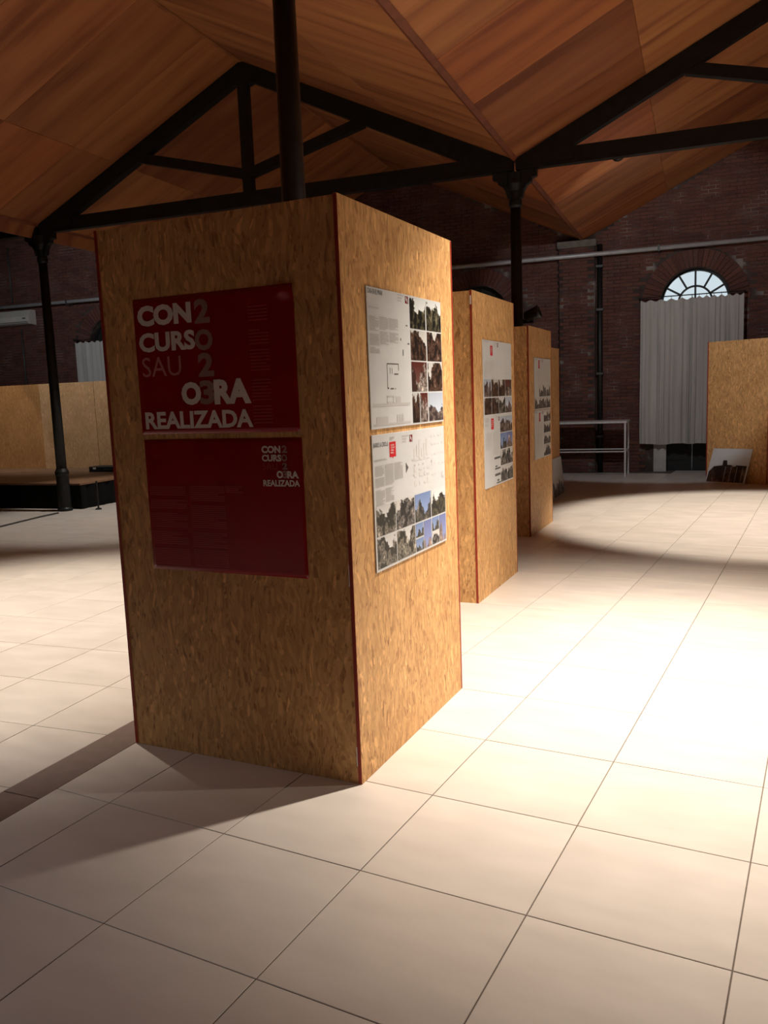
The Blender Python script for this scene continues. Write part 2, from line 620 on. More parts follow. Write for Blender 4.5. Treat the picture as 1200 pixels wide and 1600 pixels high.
def clip(poly, p0, n):
    out = []
    for i in range(len(poly)):
        a, b = poly[i], poly[(i + 1) % len(poly)]
        da, db = (a - p0).dot(n), (b - p0).dot(n)
        if da >= 0:
            out.append(a)
        if da * db < 0:
            out.append(a + (b - a) * da / (da - db))
    return out


def tile_slab(poly, c):
    n = len(poly)
    mb = MB()
    ins = []
    for q in poly:                                # tiny arris around the face
        d = (c - q)
        ins.append(q + d * (0.0022 / max(d.length, 0.01)))
    mb.add([(q.x, q.y, -0.004) for q in poly] + [(q.x, q.y, -0.0009) for q in poly] + [(q.x, q.y, 0.0) for q in ins],
           [tuple(range(2 * n, 3 * n))] + [(i, (i + 1) % n, n + (i + 1) % n, n + i) for i in range(n)] +
           [(n + i, n + (i + 1) % n, 2 * n + (i + 1) % n, 2 * n + i) for i in range(n)])
    return mb


GAP = 0.0021
cells = []


def add_zone(org, ang, i0, i1, j0, j1, p0, n):
    ex = Vector((math.cos(ang), math.sin(ang)))
    ey = Vector((-math.sin(ang), math.cos(ang)))
    for i in range(i0, i1):
        for j in range(j0, j1):
            poly = [org + ex * (0.6 * (i + a) + g * GAP) + ey * (0.6 * (j + b) + h * GAP)
                    for a, b, g, h in ((0, 0, 1, 1), (1, 0, -1, 1), (1, 1, -1, -1), (0, 1, 1, -1))]
            cen = org + ex * 0.6 * (i + 0.5) + ey * 0.6 * (j + 0.5)
            bc = cen - Vector((ORI.x, ORI.y))
            s_, v_ = bc.dot(UX.to_2d()), bc.dot(VX.to_2d())
            if v_ > VWALL - 0.05 or v_ < -15.5 or s_ < -21.8 or s_ > 11:
                continue
            cl = clip(poly, p0 if cen.y < 8.3 or n.x > 0 else SP - SN * 0.002, n)
            if len(cl) < 3:
                continue
            full = len(cl) == 4 and all((a - b).length < 1e-6 for a, b in zip(cl, poly))
            pr = project((cen.x, cen.y, 0))
            vis = pr is not None and -150 < pr[0] < 1350 and 560 < pr[1] < 1800
            cells.append((pr[2] if vis else 1e6 + (cen - CAM.to_2d()).length, cen, ang, cl, full))


add_zone(Vector((0, 0)), 0.0, -6, 28, -14, 30, SP + SN * 0.002, SN)
add_zone(Vector((-1.62, 1.055)), math.radians(8.0), -30, 6, -22, 30, SP - SN * (STRIP_W + 0.002), -SN)
cells.sort(key=lambda c: c[0])
tile_full = {}
rest = MB()
for k, (d, cen, ang, cl, full) in enumerate(cells):
    if k < 300 and d < 1e6:
        if full:
            me = tile_full.get('m')
            if me is None:
                h = 0.3 - GAP
                me = tile_slab([Vector((-h, -h)), Vector((h, -h)), Vector((h, h)), Vector((-h, h))], Vector((0, 0))).mesh('tile', M['tile'])
                tile_full['m'] = me
            link('tile', me, floor, (cen.x, cen.y, random.uniform(-0.0003, 0.0003)), ang)
        else:
            cc = sum(cl, Vector((0, 0))) / len(cl)
            o = tile_slab([q - cc for q in cl], Vector((0, 0))).build('tile', M['tile'], floor, fix=False)
            o.location = (cc.x, cc.y, 0)
    else:
        cc = sum(cl, Vector((0, 0))) / len(cl)
        t = tile_slab(cl, cc)
        rest.add(t.v, t.f)
ro = rest.build('far_tiles', M['tile'], floor, fix=False)
ro['kind'] = 'stuff'

st = MB()
for k in range(-8, 7):                            # lengths of the dark strip laid end to end
    a = SP + SD * (k * 1.2 + 0.003)
    b = SP + SD * ((k + 1) * 1.2 - 0.003)
    l = -SN * STRIP_W
    q = [a + l, a, b, b + l]
    st.add([(w.x, w.y, -0.004) for w in q] + [(w.x, w.y, 0.0005) for w in q],
           [(4, 5, 6, 7), (0, 1, 5, 4), (1, 2, 6, 5), (2, 3, 7, 6), (3, 0, 4, 7)])
structure(st.build('trim_1', M['strip'], fix=False), 'dark brown strip let into the tile floor beside the red poster box')

# ------------------------------------------------------------------ walls
WIN = [dict(s=2.03, r=0.60, spring=3.14, lit=True), dict(s=-2.05, r=0.60, spring=3.14, lit=False), dict(s=-11.1, r=0.60, spring=3.14, lit=False)]
T_WALL = 0.55


def opening_top(s):
    for w in WIN:
        d = s - w['s']
        if abs(d) < w['r']:
            return w['spring'] + math.sqrt(max(0, w['r'] ** 2 - d * d))
    return None


wb = MB()
edges = set()
x = -22.08
while x <= 11.5:
    edges.add(round(x, 3))
    x += 0.46
for w in WIN:
    for k in range(25):
        edges.add(round(w['s'] - w['r'] * math.cos(math.pi * k / 24), 4))
for k in range(-2, 3):
    edges.add(round(k * NAVE, 3))
    edges.add(round(k * NAVE + NAVE / 2, 3))
edges = sorted(e for e in edges if -22.08 <= e <= 11.5)
y0, y1 = VWALL, VWALL + T_WALL
for a, b in zip(edges[:-1], edges[1:]):
    if b - a < 1e-4:
        continue
    t = opening_top((a + b) / 2)
    ta, tb = roof_z(a) + 0.04, roof_z(b) + 0.04
    if t is None:
        za = zb = -0.2
    else:
        w = min(WIN, key=lambda q: abs(q['s'] - (a + b) / 2))
        za = w['spring'] + math.sqrt(max(0, w['r'] ** 2 - (a - w['s']) ** 2))
        zb = w['spring'] + math.sqrt(max(0, w['r'] ** 2 - (b - w['s']) ** 2))
    wb.prism([(a, za), (b, zb), (b, tb), (a, ta)], y0, y1)
PIER = (-0.42, 0.25)
PIER_D = 0.12
wb.box(PIER[0], PIER[1], VWALL - PIER_D, VWALL, -0.05, 4.30)
wall_back = structure(in_building(wb.build('wall_back', M['mortar'])), 'dark old brick wall with arched windows at the end of the hall')

for nm, a, b, c, d in (('wall_left', -22.6, -22.08, -16, 6.7), ('wall_right', 11.5, 12.0, -16, 6.7), ('wall_front', -22.08, 11.5, -16.5, -16)):
    structure(in_building(MB().box(a, b, c, d, -0.2, 8.0).build(nm, M['dullwall'])), 'dark brick wall of the hall')

# bricks
BW, BH, J = 0.235, 0.066, 0.010


def ring_skip(s, z, pad=0.0):
    for w in WIN:
        d = math.hypot(s - w['s'], z - w['spring'])
        if z >= w['spring'] - 0.02 and d < w['r'] + 0.33 + pad:
            return True
        if abs(s - w['s']) < w['r'] + 0.14 and z < w['spring']:
            return True
    return False


brick_me = {}


def brick_mb(l, dep):
    return MB().bbox(-l / 2, l / 2, -dep, 0.02, -(BH - J) / 2, (BH - J) / 2, 0.004)


stuff = MB()
rows = int(6.2 / BH)
for r in range(rows):
    z = (r + 0.5) * BH
    off = (r % 2) * BW / 2
    n0 = int(-16.2 / BW)
    for k in range(n0, int(4.6 / BW)):
        s = k * BW + off
        if z > roof_z(s) - 0.02:
            continue
        if ring_skip(s, z, 0.03) or ring_skip(s - BW / 2, z, -0.02) or ring_skip(s + BW / 2, z, -0.02):
            continue
        on_pier = PIER[0] + 0.02 < s < PIER[1] - 0.02
        face = VWALL - (PIER_D if on_pier and z < 4.26 else 0)
        half = BW / 2
        dep = random.uniform(0.006, 0.014)
        lo, hi = s - (BW - J) / 2, s + (BW - J) / 2
        if on_pier:
            lo, hi = max(lo, PIER[0]), min(hi, PIER[1])
        elif hi > PIER[0] and lo < PIER[0]:
            hi = PIER[0] - 0.003
        elif lo < PIER[1] and hi > PIER[1]:
            lo = PIER[1] + 0.003
        if hi - lo < 0.05:
            continue
        if -0.45 < s < 1.05 and 1.05 < z < 3.9:
            key = round(hi - lo, 3)
            if key not in brick_me:
                brick_me[key] = brick_mb(hi - lo, 0.010).mesh('brick', M['brick1'])
            link('brick', brick_me[key], wall_back, ((lo + hi) / 2, face + random.uniform(-0.004, 0.004), z))
        else:
            stuff.box(lo, hi, face - dep, face + 0.02, z - (BH - J) / 2, z + (BH - J) / 2)
so = stuff.build('brickwork', M['brick'], wall_back, fix=False)
so['kind'] = 'stuff'

# arch bricks around each window head, and the side bricks of the openings
vou = {}
for w in WIN:
    n = 29
    for k in range(n):
        a = math.pi * (k + 0.5) / n
        key = 'v'
        if key not in vou:
            ri, rr = w['r'] + 0.012, w['r'] + 0.33
            hi_, ho = math.pi * ri / n / 2 - 0.0055, math.pi * rr / n / 2 - 0.0055
            vou[key] = MB().prism([(ri, -hi_), (rr, -ho), (rr, ho), (ri, hi_)], -0.022, 0.02).mesh('arch_brick', M['brick1'])
        o = link('arch_brick', vou[key], wall_back, (w['s'], VWALL + random.uniform(-0.004, 0.004), w['spring']))
        o.rotation_euler = (0, -a, 0)

# windows, doors
for i, w in enumerate(WIN):
    root = structure(link('window_%d' % (i + 1), None, None, bp(w['s'], VWALL + 0.22, w['spring']), YAW),
                     ['arched fanlight window with pale sky behind its panes', 'arched window head behind the poster boxes', 'dark arched fanlight above the curtain by the stage'][i])
    r = w['r']

    def arc_bar(r0, r1, a0, a1, y0, y1, n=24):
        mb = MB()
        for k in range(n):
            p = a0 + (a1 - a0) * k / n
            q = a0 + (a1 - a0) * (k + 1) / n
            mb.prism([(r0 * math.cos(p), r0 * math.sin(p)), (r1 * math.cos(p), r1 * math.sin(p)), (r1 * math.cos(q), r1 * math.sin(q)), (r0 * math.cos(q), r0 * math.sin(q))], y0, y1)
        return mb
    fr = arc_bar(r - 0.035, r + 0.002, 0, math.pi, -0.03, 0.03)
    fr.box(-r, r, -0.03, 0.03, -0.06, -0.01)
    fr.build('frame', M['iron'], root)
    arc_bar(r * 0.46, r * 0.46 + 0.036, 0, math.pi, -0.015, 0.015).build('glazing_bar', M['iron'], root)
    for k in range(1, 6):
        a = math.pi * k / 6
        r_in = 0.0 if k == 3 else r * 0.48
        mb = MB().beam((r_in * math.cos(a), r_in * math.sin(a)), ((r - 0.03) * math.cos(a), (r - 0.03) * math.sin(a)), 0.036, 0.03)
        mb.build('glazing_bar', M['iron'], root)
    gm = M['glass'] if w['lit'] else M['darkdoor']

    def pane(poly):
        MB().prism(poly, 0.003, 0.009).build('pane', gm, root)
    for k in range(6):
        a0, a1 = math.pi * k / 6, math.pi * (k + 1) / 6
        r0, r1 = r * 0.47 + 0.011, r - 0.02
        arc = [(r0 * math.cos(a0), r0 * math.sin(a0))] + [(r1 * math.cos(a0 + (a1 - a0) * j / 6), r1 * math.sin(a0 + (a1 - a0) * j / 6)) for j in range(7)] + \
              [(r0 * math.cos(a1 - (a1 - a0) * j / 4), r0 * math.sin(a1 - (a1 - a0) * j / 4)) for j in range(4)]
        pane(arc)
    for a0 in (0, math.pi / 2):
        pane([(0, 0)] + [(r * 0.47 * math.cos(a0 + math.pi / 2 * j / 8), r * 0.47 * math.sin(a0 + math.pi / 2 * j / 8)) for j in range(9)])
    # door leaves below the fanlight
    dr = structure(link('door_%d' % (i + 1), None, None, bp(w['s'], VWALL + 0.22, 0), YAW), 'dark door below the arched fanlight')
    for sgn in (-1, 1):
        lf = MB().bbox(min(-0.02 * sgn, r * sgn) if sgn > 0 else -r, r if sgn > 0 else -0.021, -0.02, 0.03, 0.0, w['spring'] - 0.06, 0.004)
        for zz in (0.2, 1.2, 2.2):
            lf.bbox(min(0.1 * sgn, 0.5 * sgn), max(0.1 * sgn, 0.5 * sgn), -0.032, -0.018, zz, zz + 0.75, 0.006)
        lf.build('door_leaf', M['darkdoor'], dr)
    for sgn in (-1, 1):
        MB().bbox(min((r + 0.11) * sgn, (r - 0.12) * sgn), max((r + 0.11) * sgn, (r - 0.12) * sgn), -0.24, -0.03, 0.0, w['spring'] - 0.01, 0.004).build('jamb', M['plaster'], dr)

# grey block on the pier, downpipe, long pipe across the wall
structure(in_building(MB().bbox(PIER[0] - 0.03, PIER[1] + 0.03, VWALL - 0.19, VWALL - 0.005, 4.27, 4.40, 0.01).build('trim_2', M['piercap'])), 'grey block on top of the brick pier under the roof valley')


def wall_pipe(name, pts, r, mat, clips, label, cat):
    root = thing(name, label, cat, bp(*pts[0]), YAW)
    o0 = Vector(pts[0])
    MB().tube([Vector(q) - o0 for q in pts], r, 12).build('tube', mat, root, True)
    for q in clips:
        q = Vector(q) - o0
        d = abs(pts[1][2] - pts[0][2]) > 1
        if d:
            MB().box(q.x - r * 1.25, q.x + r * 1.25, q.y - r * 1.15, VWALL - o0.y, q.z - 0.02, q.z + 0.02).build('clamp', M['darkgrey'], root)
        else:
            MB().box(q.x - 0.02, q.x + 0.02, q.y - r * 1.15, VWALL - o0.y, q.z - r * 1.25, q.z + r * 1.25).build('clamp', M['darkgrey'], root)
    return root


wall_pipe('wall_pipe', [(-16.5, VWALL - 0.22, 4.18), (-10, VWALL - 0.22, 4.14), (-2, VWALL - 0.22, 4.11), (5.0, VWALL - 0.22, 4.11)], 0.042, M['pipe'],
          [(s, VWALL - 0.22, 4.14 if s < -6 else 4.11) for s in (-14.5, -12.1, -9.3, -6.2, -3.4, -1.2, 1.4, 3.9)], 'long grey pipe running level across the brick wall above the windows', 'pipe')
wall_pipe('downpipe', [(0.335, VWALL - 0.075, 0.0), (0.335, VWALL - 0.075, 4.3)], 0.052, M['black'], [(0.335, VWALL - 0.075, z) for z in (0.7, 1.9, 3.1, 3.9)],
          'dark downpipe beside the brick pier behind the white table', 'pipe')
wall_pipe('conduit', [(-13.75, VWALL - 0.04, 1.9), (-13.75, VWALL - 0.04, 3.62)], 0.022, M['darkgrey'], [(-13.75, VWALL - 0.04, z) for z in (2.4, 3.3)],
          'thin dark upright conduit on the brick wall below the air conditioner', 'conduit')
wall_pipe('conduit', [(-13.95, VWALL - 0.04, 4.28), (-13.95, VWALL - 0.04, 5.6)], 0.022, M['darkgrey'], [(-13.95, VWALL - 0.04, z) for z in (4.5, 5.3)],
          'thin dark upright conduit on the brick wall above the air conditioner', 'conduit')

# ------------------------------------------------------------------ ceiling
ce = MB()
brk = [-3 * NAVE, -2 * NAVE, -NAVE, -NAVE / 2, 0.0, NAVE / 2, NAVE, 1.5 * NAVE, 11.5]
for a, b in zip(brk[:-1], brk[1:]):
    za, zb = roof_z(a) + 0.014, roof_z(b) + 0.014
    ce.prism([(a, za), (b, zb), (b, zb + 0.15), (a, za + 0.15)], -16.2, VWALL + T_WALL)
ceiling = structure(in_building(ce.build('ceiling', M['ply'])), 'plywood lined ridge and valley ceiling')

ANG = math.atan(SL)
CA = math.cos(ANG)
panel_me = {}
pg = 0.0025
vseams = [-0.9 + 1.22 * k for k in range(-8, 6)] + [VWALL - 0.002]
for nave, side in ((-2, 1), (-1, 0), (-1, 1), (0, 0), (0, 1)):
    if True:
        s_val = nave * NAVE if side == 0 else (nave + 1) * NAVE
        sg = 1 if side == 0 else -1
        for d0, d1 in ((0.0, 1.52), (1.52, NAVE / 2)) if nave > -2 else ((0.0, 1.52), (1.52, 3.72), (3.72, 5.92), (5.92, NAVE)):
            for v0, v1 in zip(vseams[:-1], vseams[1:]):
                l = (d1 - d0) / CA
                key = (round(l, 3), round(v1 - v0, 3))
                if key not in panel_me:
                    panel_me[key] = MB().bbox(-l / 2 + pg, l / 2 - pg, -(v1 - v0) / 2 + pg, (v1 - v0) / 2 - pg, -0.006, 0.006, 0.002).mesh('ceiling_panel', M['ply'])
                sm = s_val + sg * (d0 + d1) / 2
                o = link('ceiling_panel', panel_me[key], ceiling, (sm, (v0 + v1) / 2, ZV + SL * (d0 + d1) / 2 + 0.004 + random.uniform(-0.0015, 0.0015)))
                o.rotation_euler = (0, -ANG * sg, 0)
for k in (-1, 0, 1):
    structure(in_building(MB().prism([(k * NAVE - 0.045, ZV + 0.012), (k * NAVE, ZV - 0.022), (k * NAVE + 0.045, ZV + 0.012)], -15.9, VWALL - 0.02).build('trim_%d' % (4 + k), M['batten'])),
              'thin red-brown batten along a roof valley')
for k in (-1, 0):
    c = k * NAVE + NAVE / 2
    z = ZV + SL * NAVE / 2
    structure(in_building(MB().prism([(c - 0.03, z - 0.024), (c + 0.03, z - 0.024), (c, z - 0.004)], -15.9, VWALL - 0.02).build('trim_%d' % (8 + k), M['ply'])),
              'thin batten along a roof ridge')

structure(in_building(MB().prism([(-NAVE - 0.16, ZV - 0.17), (-NAVE - 0.135, ZV - 0.17), (-NAVE - 0.02, ZV - 0.01), (-NAVE - 0.05, ZV + 0.02)], -15.9, VWALL - 0.02).build('trim_9', M['ply'])), 'orange plywood fascia under the roof valley by the stage column')

# ------------------------------------------------------------------ columns
def column(loc, label):
    root = thing('iron_column', label, 'column', loc, YAW, 'black iron columns under the roof valleys')
    MB().lathe([(0.115, 0.0), (0.115, 0.04), (0.10, 0.06), (0.098, 0.56), (0.108, 0.60), (0.108, 0.63), (0.082, 0.68)], 24).build('pedestal', M['iron'], root)
    MB().lathe([(0.080, 0.66), (0.074, 2.0), (0.064, 3.86)], 24).build('shaft', M['iron'], root, True)
    MB().lathe([(0.064, 3.85), (0.080, 3.88), (0.080, 3.93), (0.068, 3.95), (0.070, 4.05), (0.10, 4.13), (0.10, 4.26)], 24).build('capital', M['iron'], root)
    for sg in (-1, 1):
        pts = [(0.05 * sg, 3.95), (0.09 * sg, 3.97), (0.11 * sg, 4.05), (0.15 * sg, 4.11), (0.20 * sg, 4.14), (0.21 * sg, 4.18), (0.27 * sg, 4.20), (0.27 * sg, 4.285), (0.05 * sg, 4.285)]
        if sg < 0:
            pts = pts[::-1]
        MB().prism(pts, -0.045, 0.045).build('bracket', M['iron'], root)
    return root


COL_A = (-0.791, 2.50)
column((COL_A[0], COL_A[1], 0), 'black iron column rising right behind the red poster box')
column(bp(0, 0), 'slim black iron column between the poster boxes farther back')
column(bp(-NAVE, 0), 'black iron column on a thick pedestal at the edge of the stage')

# ------------------------------------------------------------------ trusses
def truss(nave, v, label, h=NAVE / 2):
    c = nave * NAVE + NAVE / 2 if nave > -2 else -2 * NAVE
    root = thing('roof_truss', label, 'truss', bp(c, v, 4.285), YAW, 'black roof trusses')
    z0 = 4.285

    def rz(s):  # roof at distance s from the ridge, in local z
        return ZV + SL * (h - abs(s)) - z0 - 0.008
    dz = 0.215
    for sg in (-1, 1):
        pts = [(0, rz(0) - dz), (0, rz(0)), ((h - 0.10) * sg, rz(h - 0.10)), ((h - 0.02) * sg, rz(h - 0.02) - 0.05), ((h - 0.02) * sg, 0.0), ((h - 0.28) * sg, 0.0)]
        if sg > 0:
            pts = pts[::-1]
        MB().prism(pts, -0.06, 0.06).build('rafter', M['beam'], root)
        MB().beam((0.05 * sg, 0.43), (1.72 * sg, rz(1.72) - dz + 0.02), 0.13, 0.10).build('strut', M['beam'], root)
        MB().prism([(x * sg, z) for x, z in ((h - 0.70, 0.06), (h - 0.12, 0.06), (h - 0.30, 0.20), (h - 0.62, 0.22))][::sg], -0.068, 0.068).build('gusset', M['beam'], root)
    MB().box(-(h - 0.02), h - 0.02, -0.055, 0.055, 0.0, 0.19).build('tie_beam', M['beam'], root)
    MB().box(-0.07, 0.07, -0.055, 0.055, 0.19, rz(0) - 0.1).build('king_post', M['beam'], root)
    MB().prism([(-0.2, rz(0.2) - 0.17), (0, rz(0) - 0.33), (0.2, rz(0.2) - 0.17), (0, rz(0) - 0.05)], -0.066, 0.066).build('ridge_plate', M['beam'], root)
    return root


truss(-1, 0, 'black roof truss with king post spanning from the stage column to the slim column')
truss(0, 0, 'black roof truss from the slim column toward the right-hand nave')
truss(-2, 0, 'black roof truss over the stage beyond the stage column', NAVE)
truss(-1, VROW, 'black roof truss overhead left of the column behind the poster box')
truss(-1, -12.0, 'black roof truss overhead behind the viewer')
truss(0, VROW, 'black roof truss overhead right of the column behind the poster box')

# ------------------------------------------------------------------ spotlights
def spot_fixture(s, v, z, a_s, a_v, a_z, power, half, blend, colour, label):
    aim = bp(a_s, a_v, a_z) - bp(s, v, z)
    aim = Matrix.Rotation(-YAW, 3, 'Z') @ aim.normalized()
    root = thing('spotlight', label, 'spotlight', bp(s, v, z), YAW, 'black spotlights clamped to the roof trusses')
    q = aim.to_track_quat('-Z', 'Y').to_matrix().to_4x4()
    MB().lathe([(0.045, 0.11), (0.062, 0.10), (0.066, 0.0), (0.074, -0.03), (0.070, -0.03), (0.058, 0.0)], 20, q, cap=False).lathe([(0.045, 0.11), (0.02, 0.125)], 20, q).build('housing', M['black'], root, True)
    hs = root.children[0]
    MB().box(-0.015, 0.015, -0.11, 0.015, 0.09, 0.11).box(-0.015, 0.015, -0.015, 0.015, 0.05, 0.11).build('bracket', M['black'], root)
    lens = MB().lathe([(0.055, 0.002), (0.055, 0.006)], 20, q).build('lens', M['glass'], hs)
    ld = bpy.data.lights.new('spot_beam', 'SPOT')
    ld.energy = power
    ld.color = colour
    ld.spot_size = math.radians(2 * half)
    ld.spot_blend = blend
    ld.shadow_soft_size = 0.05
    lo = link('spot_beam', ld, root)
    lo.matrix_local = Matrix.Translation(aim * 0.04) @ q


for L, lab in zip(LAMPS, ('black spotlight on the overhead truss lighting the right face of the poster box',
                          'black spotlight on the truss by the slim column lighting the floor before the white table',
                          'black spotlight on the overhead truss lighting the floor left of the poster box',
                          'added black spotlight on the overhead truss bouncing light off the floor to the right',
                          'added black flood on the overhead truss brightening the sides of the boxes',
                          'black spotlight on the truss by the slim column lighting the brick wall and curtain',
                          'black spotlight on the truss over the stage lighting the chipboard sheets',
                          'black spotlight on the truss behind the viewer lighting the near floor',
                          'black spotlight on the king post truss lighting the floor before the stage',
                          'added black fill spotlight on the truss over the stage brightening the brick wall')):
    spot_fixture(*L, lab)

# unlit spot clamped low on the slim column
root = thing('clamp_lamp', 'small black lamp clamped to the slim column above the third poster box', 'lamp', bp(0.0, 0, 2.56), YAW)
q = Matrix.Translation((0.19, -0.02, 0.0)) @ Matrix.Rotation(math.radians(70), 4, 'Y')
MB().lathe([(0.03, -0.10), (0.065, -0.08), (0.075, 0.06), (0.085, 0.10), (0.075, 0.10), (0.06, 0.02)], 18, q, cap=False).lathe([(0.03, -0.10), (0.01, -0.11)], 18, q).build('housing', M['black'], root, True)
MB().box(0.06, 0.20, -0.02, 0.02, -0.10, -0.06).box(0.17, 0.20, -0.02, 0.02, -0.10, 0.0).build('arm', M['black'], root)
MB().lathe([(0.085, -0.11), (0.085, -0.05)], 18).build('collar', M['black'], root)


# ------------------------------------------------------------------ display boxes
def display_box(corner, yaw, w, d, h, label, edge=True):
    """corner: front right corner on the floor; front faces -y, width runs to -x"""
    t = 0.018
    root = thing('display_box', label, 'display box', (corner[0], corner[1], 0), yaw, 'chipboard display boxes')
    b = 0.0012
    MB().bbox(-w + t, -t, 0.004, 0.004 + t, 0.0, h - 0.004, b).build('panel', M['osb'], root)       # front
    pr_ = MB().bbox(-t, 0, 0.0015, d - t, 0.0, h, b).build('panel', M['osb'], root)                # right
    pl_ = MB().bbox(-w, -w + t, 0.0015, d - t, 0.0, h, b).build('panel', M['osb'], root)           # left
    pb_ = MB().bbox(-w, 0, d - t + 0.001, d, 0.0, h, b).build('panel', M['osb'], root)             # back
    MB().box(-w + t, -t, 0.004 + t, d - t, h - 0.06, h - 0.042).build('lid', M['osb'], root)
    for x0, x1, pp in ((-t + 0.001, -0.001, pr_), (-w + 0.001, -w + t - 0.001, pl_)):
        MB().box(x0, x1, 0.0, 0.0016, 0.003, h - 0.003).build('painted_edge', M['rededge'], pp)
    MB().box(-0.0003, 0.0006, d - t + 0.002, d - 0.001, 0.003, h - 0.003).build('painted_edge', M['rededge'], pb_)
    return root


BOX1 = (Vector((0.2901, 1.162)), 0.0497, 1.237, 1.247, 2.412)
b1 = display_box(*BOX1, 'tall chipboard display box with two red posters on its front')
for z0, z1 in ((0.86, 0.95), (0.08, 0.165)):
    MB().box(-0.021, -0.0165, -0.0008, 0.0, z0, z1).build('tape_bit', M['tape'], b1)
BOX2 = (Vector((-0.38, 4.19)), 0.078, 1.237, 1.20, 2.385)
b2 = display_box(*BOX2, 'chipboard display box with a board of eight photos in two rows on its side')
MB().box(-0.016, -0.006, -0.001, 0.0, 2.28, 2.345).build('tape_bit', M['tape'], b2)
BOX3 = (Vector((-0.93, 7.17)), 0.085, 1.237, 1.17, 2.33)
display_box(*BOX3, 'chipboard display box standing before the slim column with grey photo boards')
BOX4 = (Vector((-1.64, 9.92)), 0.085, 1.237, 1.20, 2.25)
display_box(*BOX4, 'chipboard display box standing behind the slim column, a board leaning on its side')
BOX5 = (Vector((1.135, 12.80)), math.radians(-19), 1.02, 1.24, 2.31)
display_box(*BOX5, 'wide chipboard display box before the curtain with a photo sheet leaning on it')


# ------------------------------------------------------------------ text and posters
def text_mesh(s, bold=0.0, mat=None, spacing=1.0):
    cu = bpy.data.curves.new('text', 'FONT')
    cu.body = s
    cu.size = 1.0
    cu.offset = bold
    cu.space_character = spacing
    cu.resolution_u = 3
    o = bpy.data.objects.new('text', cu)
    COL.objects.link(o)
    dg = bpy.context.evaluated_depsgraph_get()
    me = bpy.data.meshes.new_from_object(o.evaluated_get(dg))
    bpy.data.objects.remove(o)
    bpy.data.curves.remove(cu)
    me.materials.clear()
    me.materials.append(mat)
    return me


def put_text(parent, name, s, rect, mat, bold=0.02, y=-0.003, spacing=1.0):
    """fit the text into rect (x0,z0,x1,z1) of the parent's local xz plane"""
    me = text_mesh(s, bold, mat, spacing)
    xs = [q.co.x for q in me.vertices]
    ys = [q.co.y for q in me.vertices]
    x0, x1, y0, y1 = min(xs), max(xs), min(ys), max(ys)
    for q in me.vertices:
        a = (q.co.x - x0) / (x1 - x0)
        b = (q.co.y - y0) / (y1 - y0)
        q.co = (rect[0] + a * (rect[2] - rect[0]), 0.0, rect[1] + b * (rect[3] - rect[1]))
    me.update()
    o = link(name, me, parent)
    o.location = (0, y, 0)
    return o


def quad(mb, x0, z0, x1, z1, y=0.0):
    return mb.add([(x0, y, z0), (x1, y, z0), (x1, y, z1), (x0, y, z1)], [(0, 1, 2, 3)])


def text_block(parent, name, x0, z0, x1, z1, lines, mat, y, seed=0, gaps=(), fill=0.55):
    """printed column of unreadably small text: one thin bar per line"""
    rr = random.Random(seed)
    mb = MB()
    p = (z1 - z0) / lines
    for k in range(lines):
        if k in gaps:
            continue
        e = x1 if rr.random() > 0.2 else x0 + (x1 - x0) * rr.uniform(0.55, 0.95)
        zt = z1 - k * p
        quad(mb, x0, zt - p * fill, e, zt, 0)
    o = mb.build(name, mat, parent, fix=False)
    o.location = (0, y, 0)
    return o


PW, PHH = 0.841, 0.594


def face_frame(box, face, a, z):
    """world position on a box face: a metres from the face's left edge"""
    (c, yaw, w, d, h) = box
    cs, sn = math.cos(yaw), math.sin(yaw)
    if face == 'front':
        lx, ly, rz = -w + a, 0.0035, yaw
    else:
        lx, ly, rz = 0.0008, a, yaw + math.pi / 2
    return Vector((c.x + lx * cs - ly * sn, c.y + lx * sn + ly * cs, z)), rz


def red_sheet(parent, w, h, seed, curl):
    rr = random.Random(seed)
    nx, nz = 42, 30
    vs = []
    for j in range(nz + 1):
        for i in range(nx + 1):
            x, z = w * i / nx, h * j / nz
            y = -0.0012 - 0.0004 * math.sin(9 * x + seed) * math.sin(7 * z)
            if curl:
                for cx, cz, amp, sx, sz in ((0.79, 0.572, 0.020, 0.055, 0.022), (0.63, 0.566, 0.011, 0.028, 0.018), (0.815, 0.22, 0.005, 0.015, 0.04)):
                    y -= amp * math.exp(-((x - cx) / sx) ** 2 - ((z - cz) / sz) ** 2) * (1 + 0.35 * math.sin(70 * x + 40 * z))
            vs.append((x, y, z))
    fs = [(j * (nx + 1) + i, j * (nx + 1) + i + 1, (j + 1) * (nx + 1) + i + 1, (j + 1) * (nx + 1) + i) for j in range(nz) for i in range(nx)]
    o = MB().add(vs, fs).build('sheet', M['red'], parent, True, fix=False)
    md = o.modifiers.new('thick', 'SOLIDIFY')
    md.thickness = 0.0008
    md.offset = -1
    return o


# upper red poster (coordinates measured from the left edge of the box front)
X0, Z0 = 0.192, 1.498
loc, rz = face_frame(BOX1, 'front', X0, Z0)
p1 = thing('red_poster', 'glossy red poster with large CONCURSO OBRA REALIZADA lettering, upper one on the box', 'poster', loc, rz)
red_sheet(p1, 0.828, 0.594, 1, True)
YT = -0.0024


def R(x0, z0, x1, z1, xo=X0, zo=Z0):
    return (x0 - xo, z0 - zo, x1 - xo, z1 - zo)


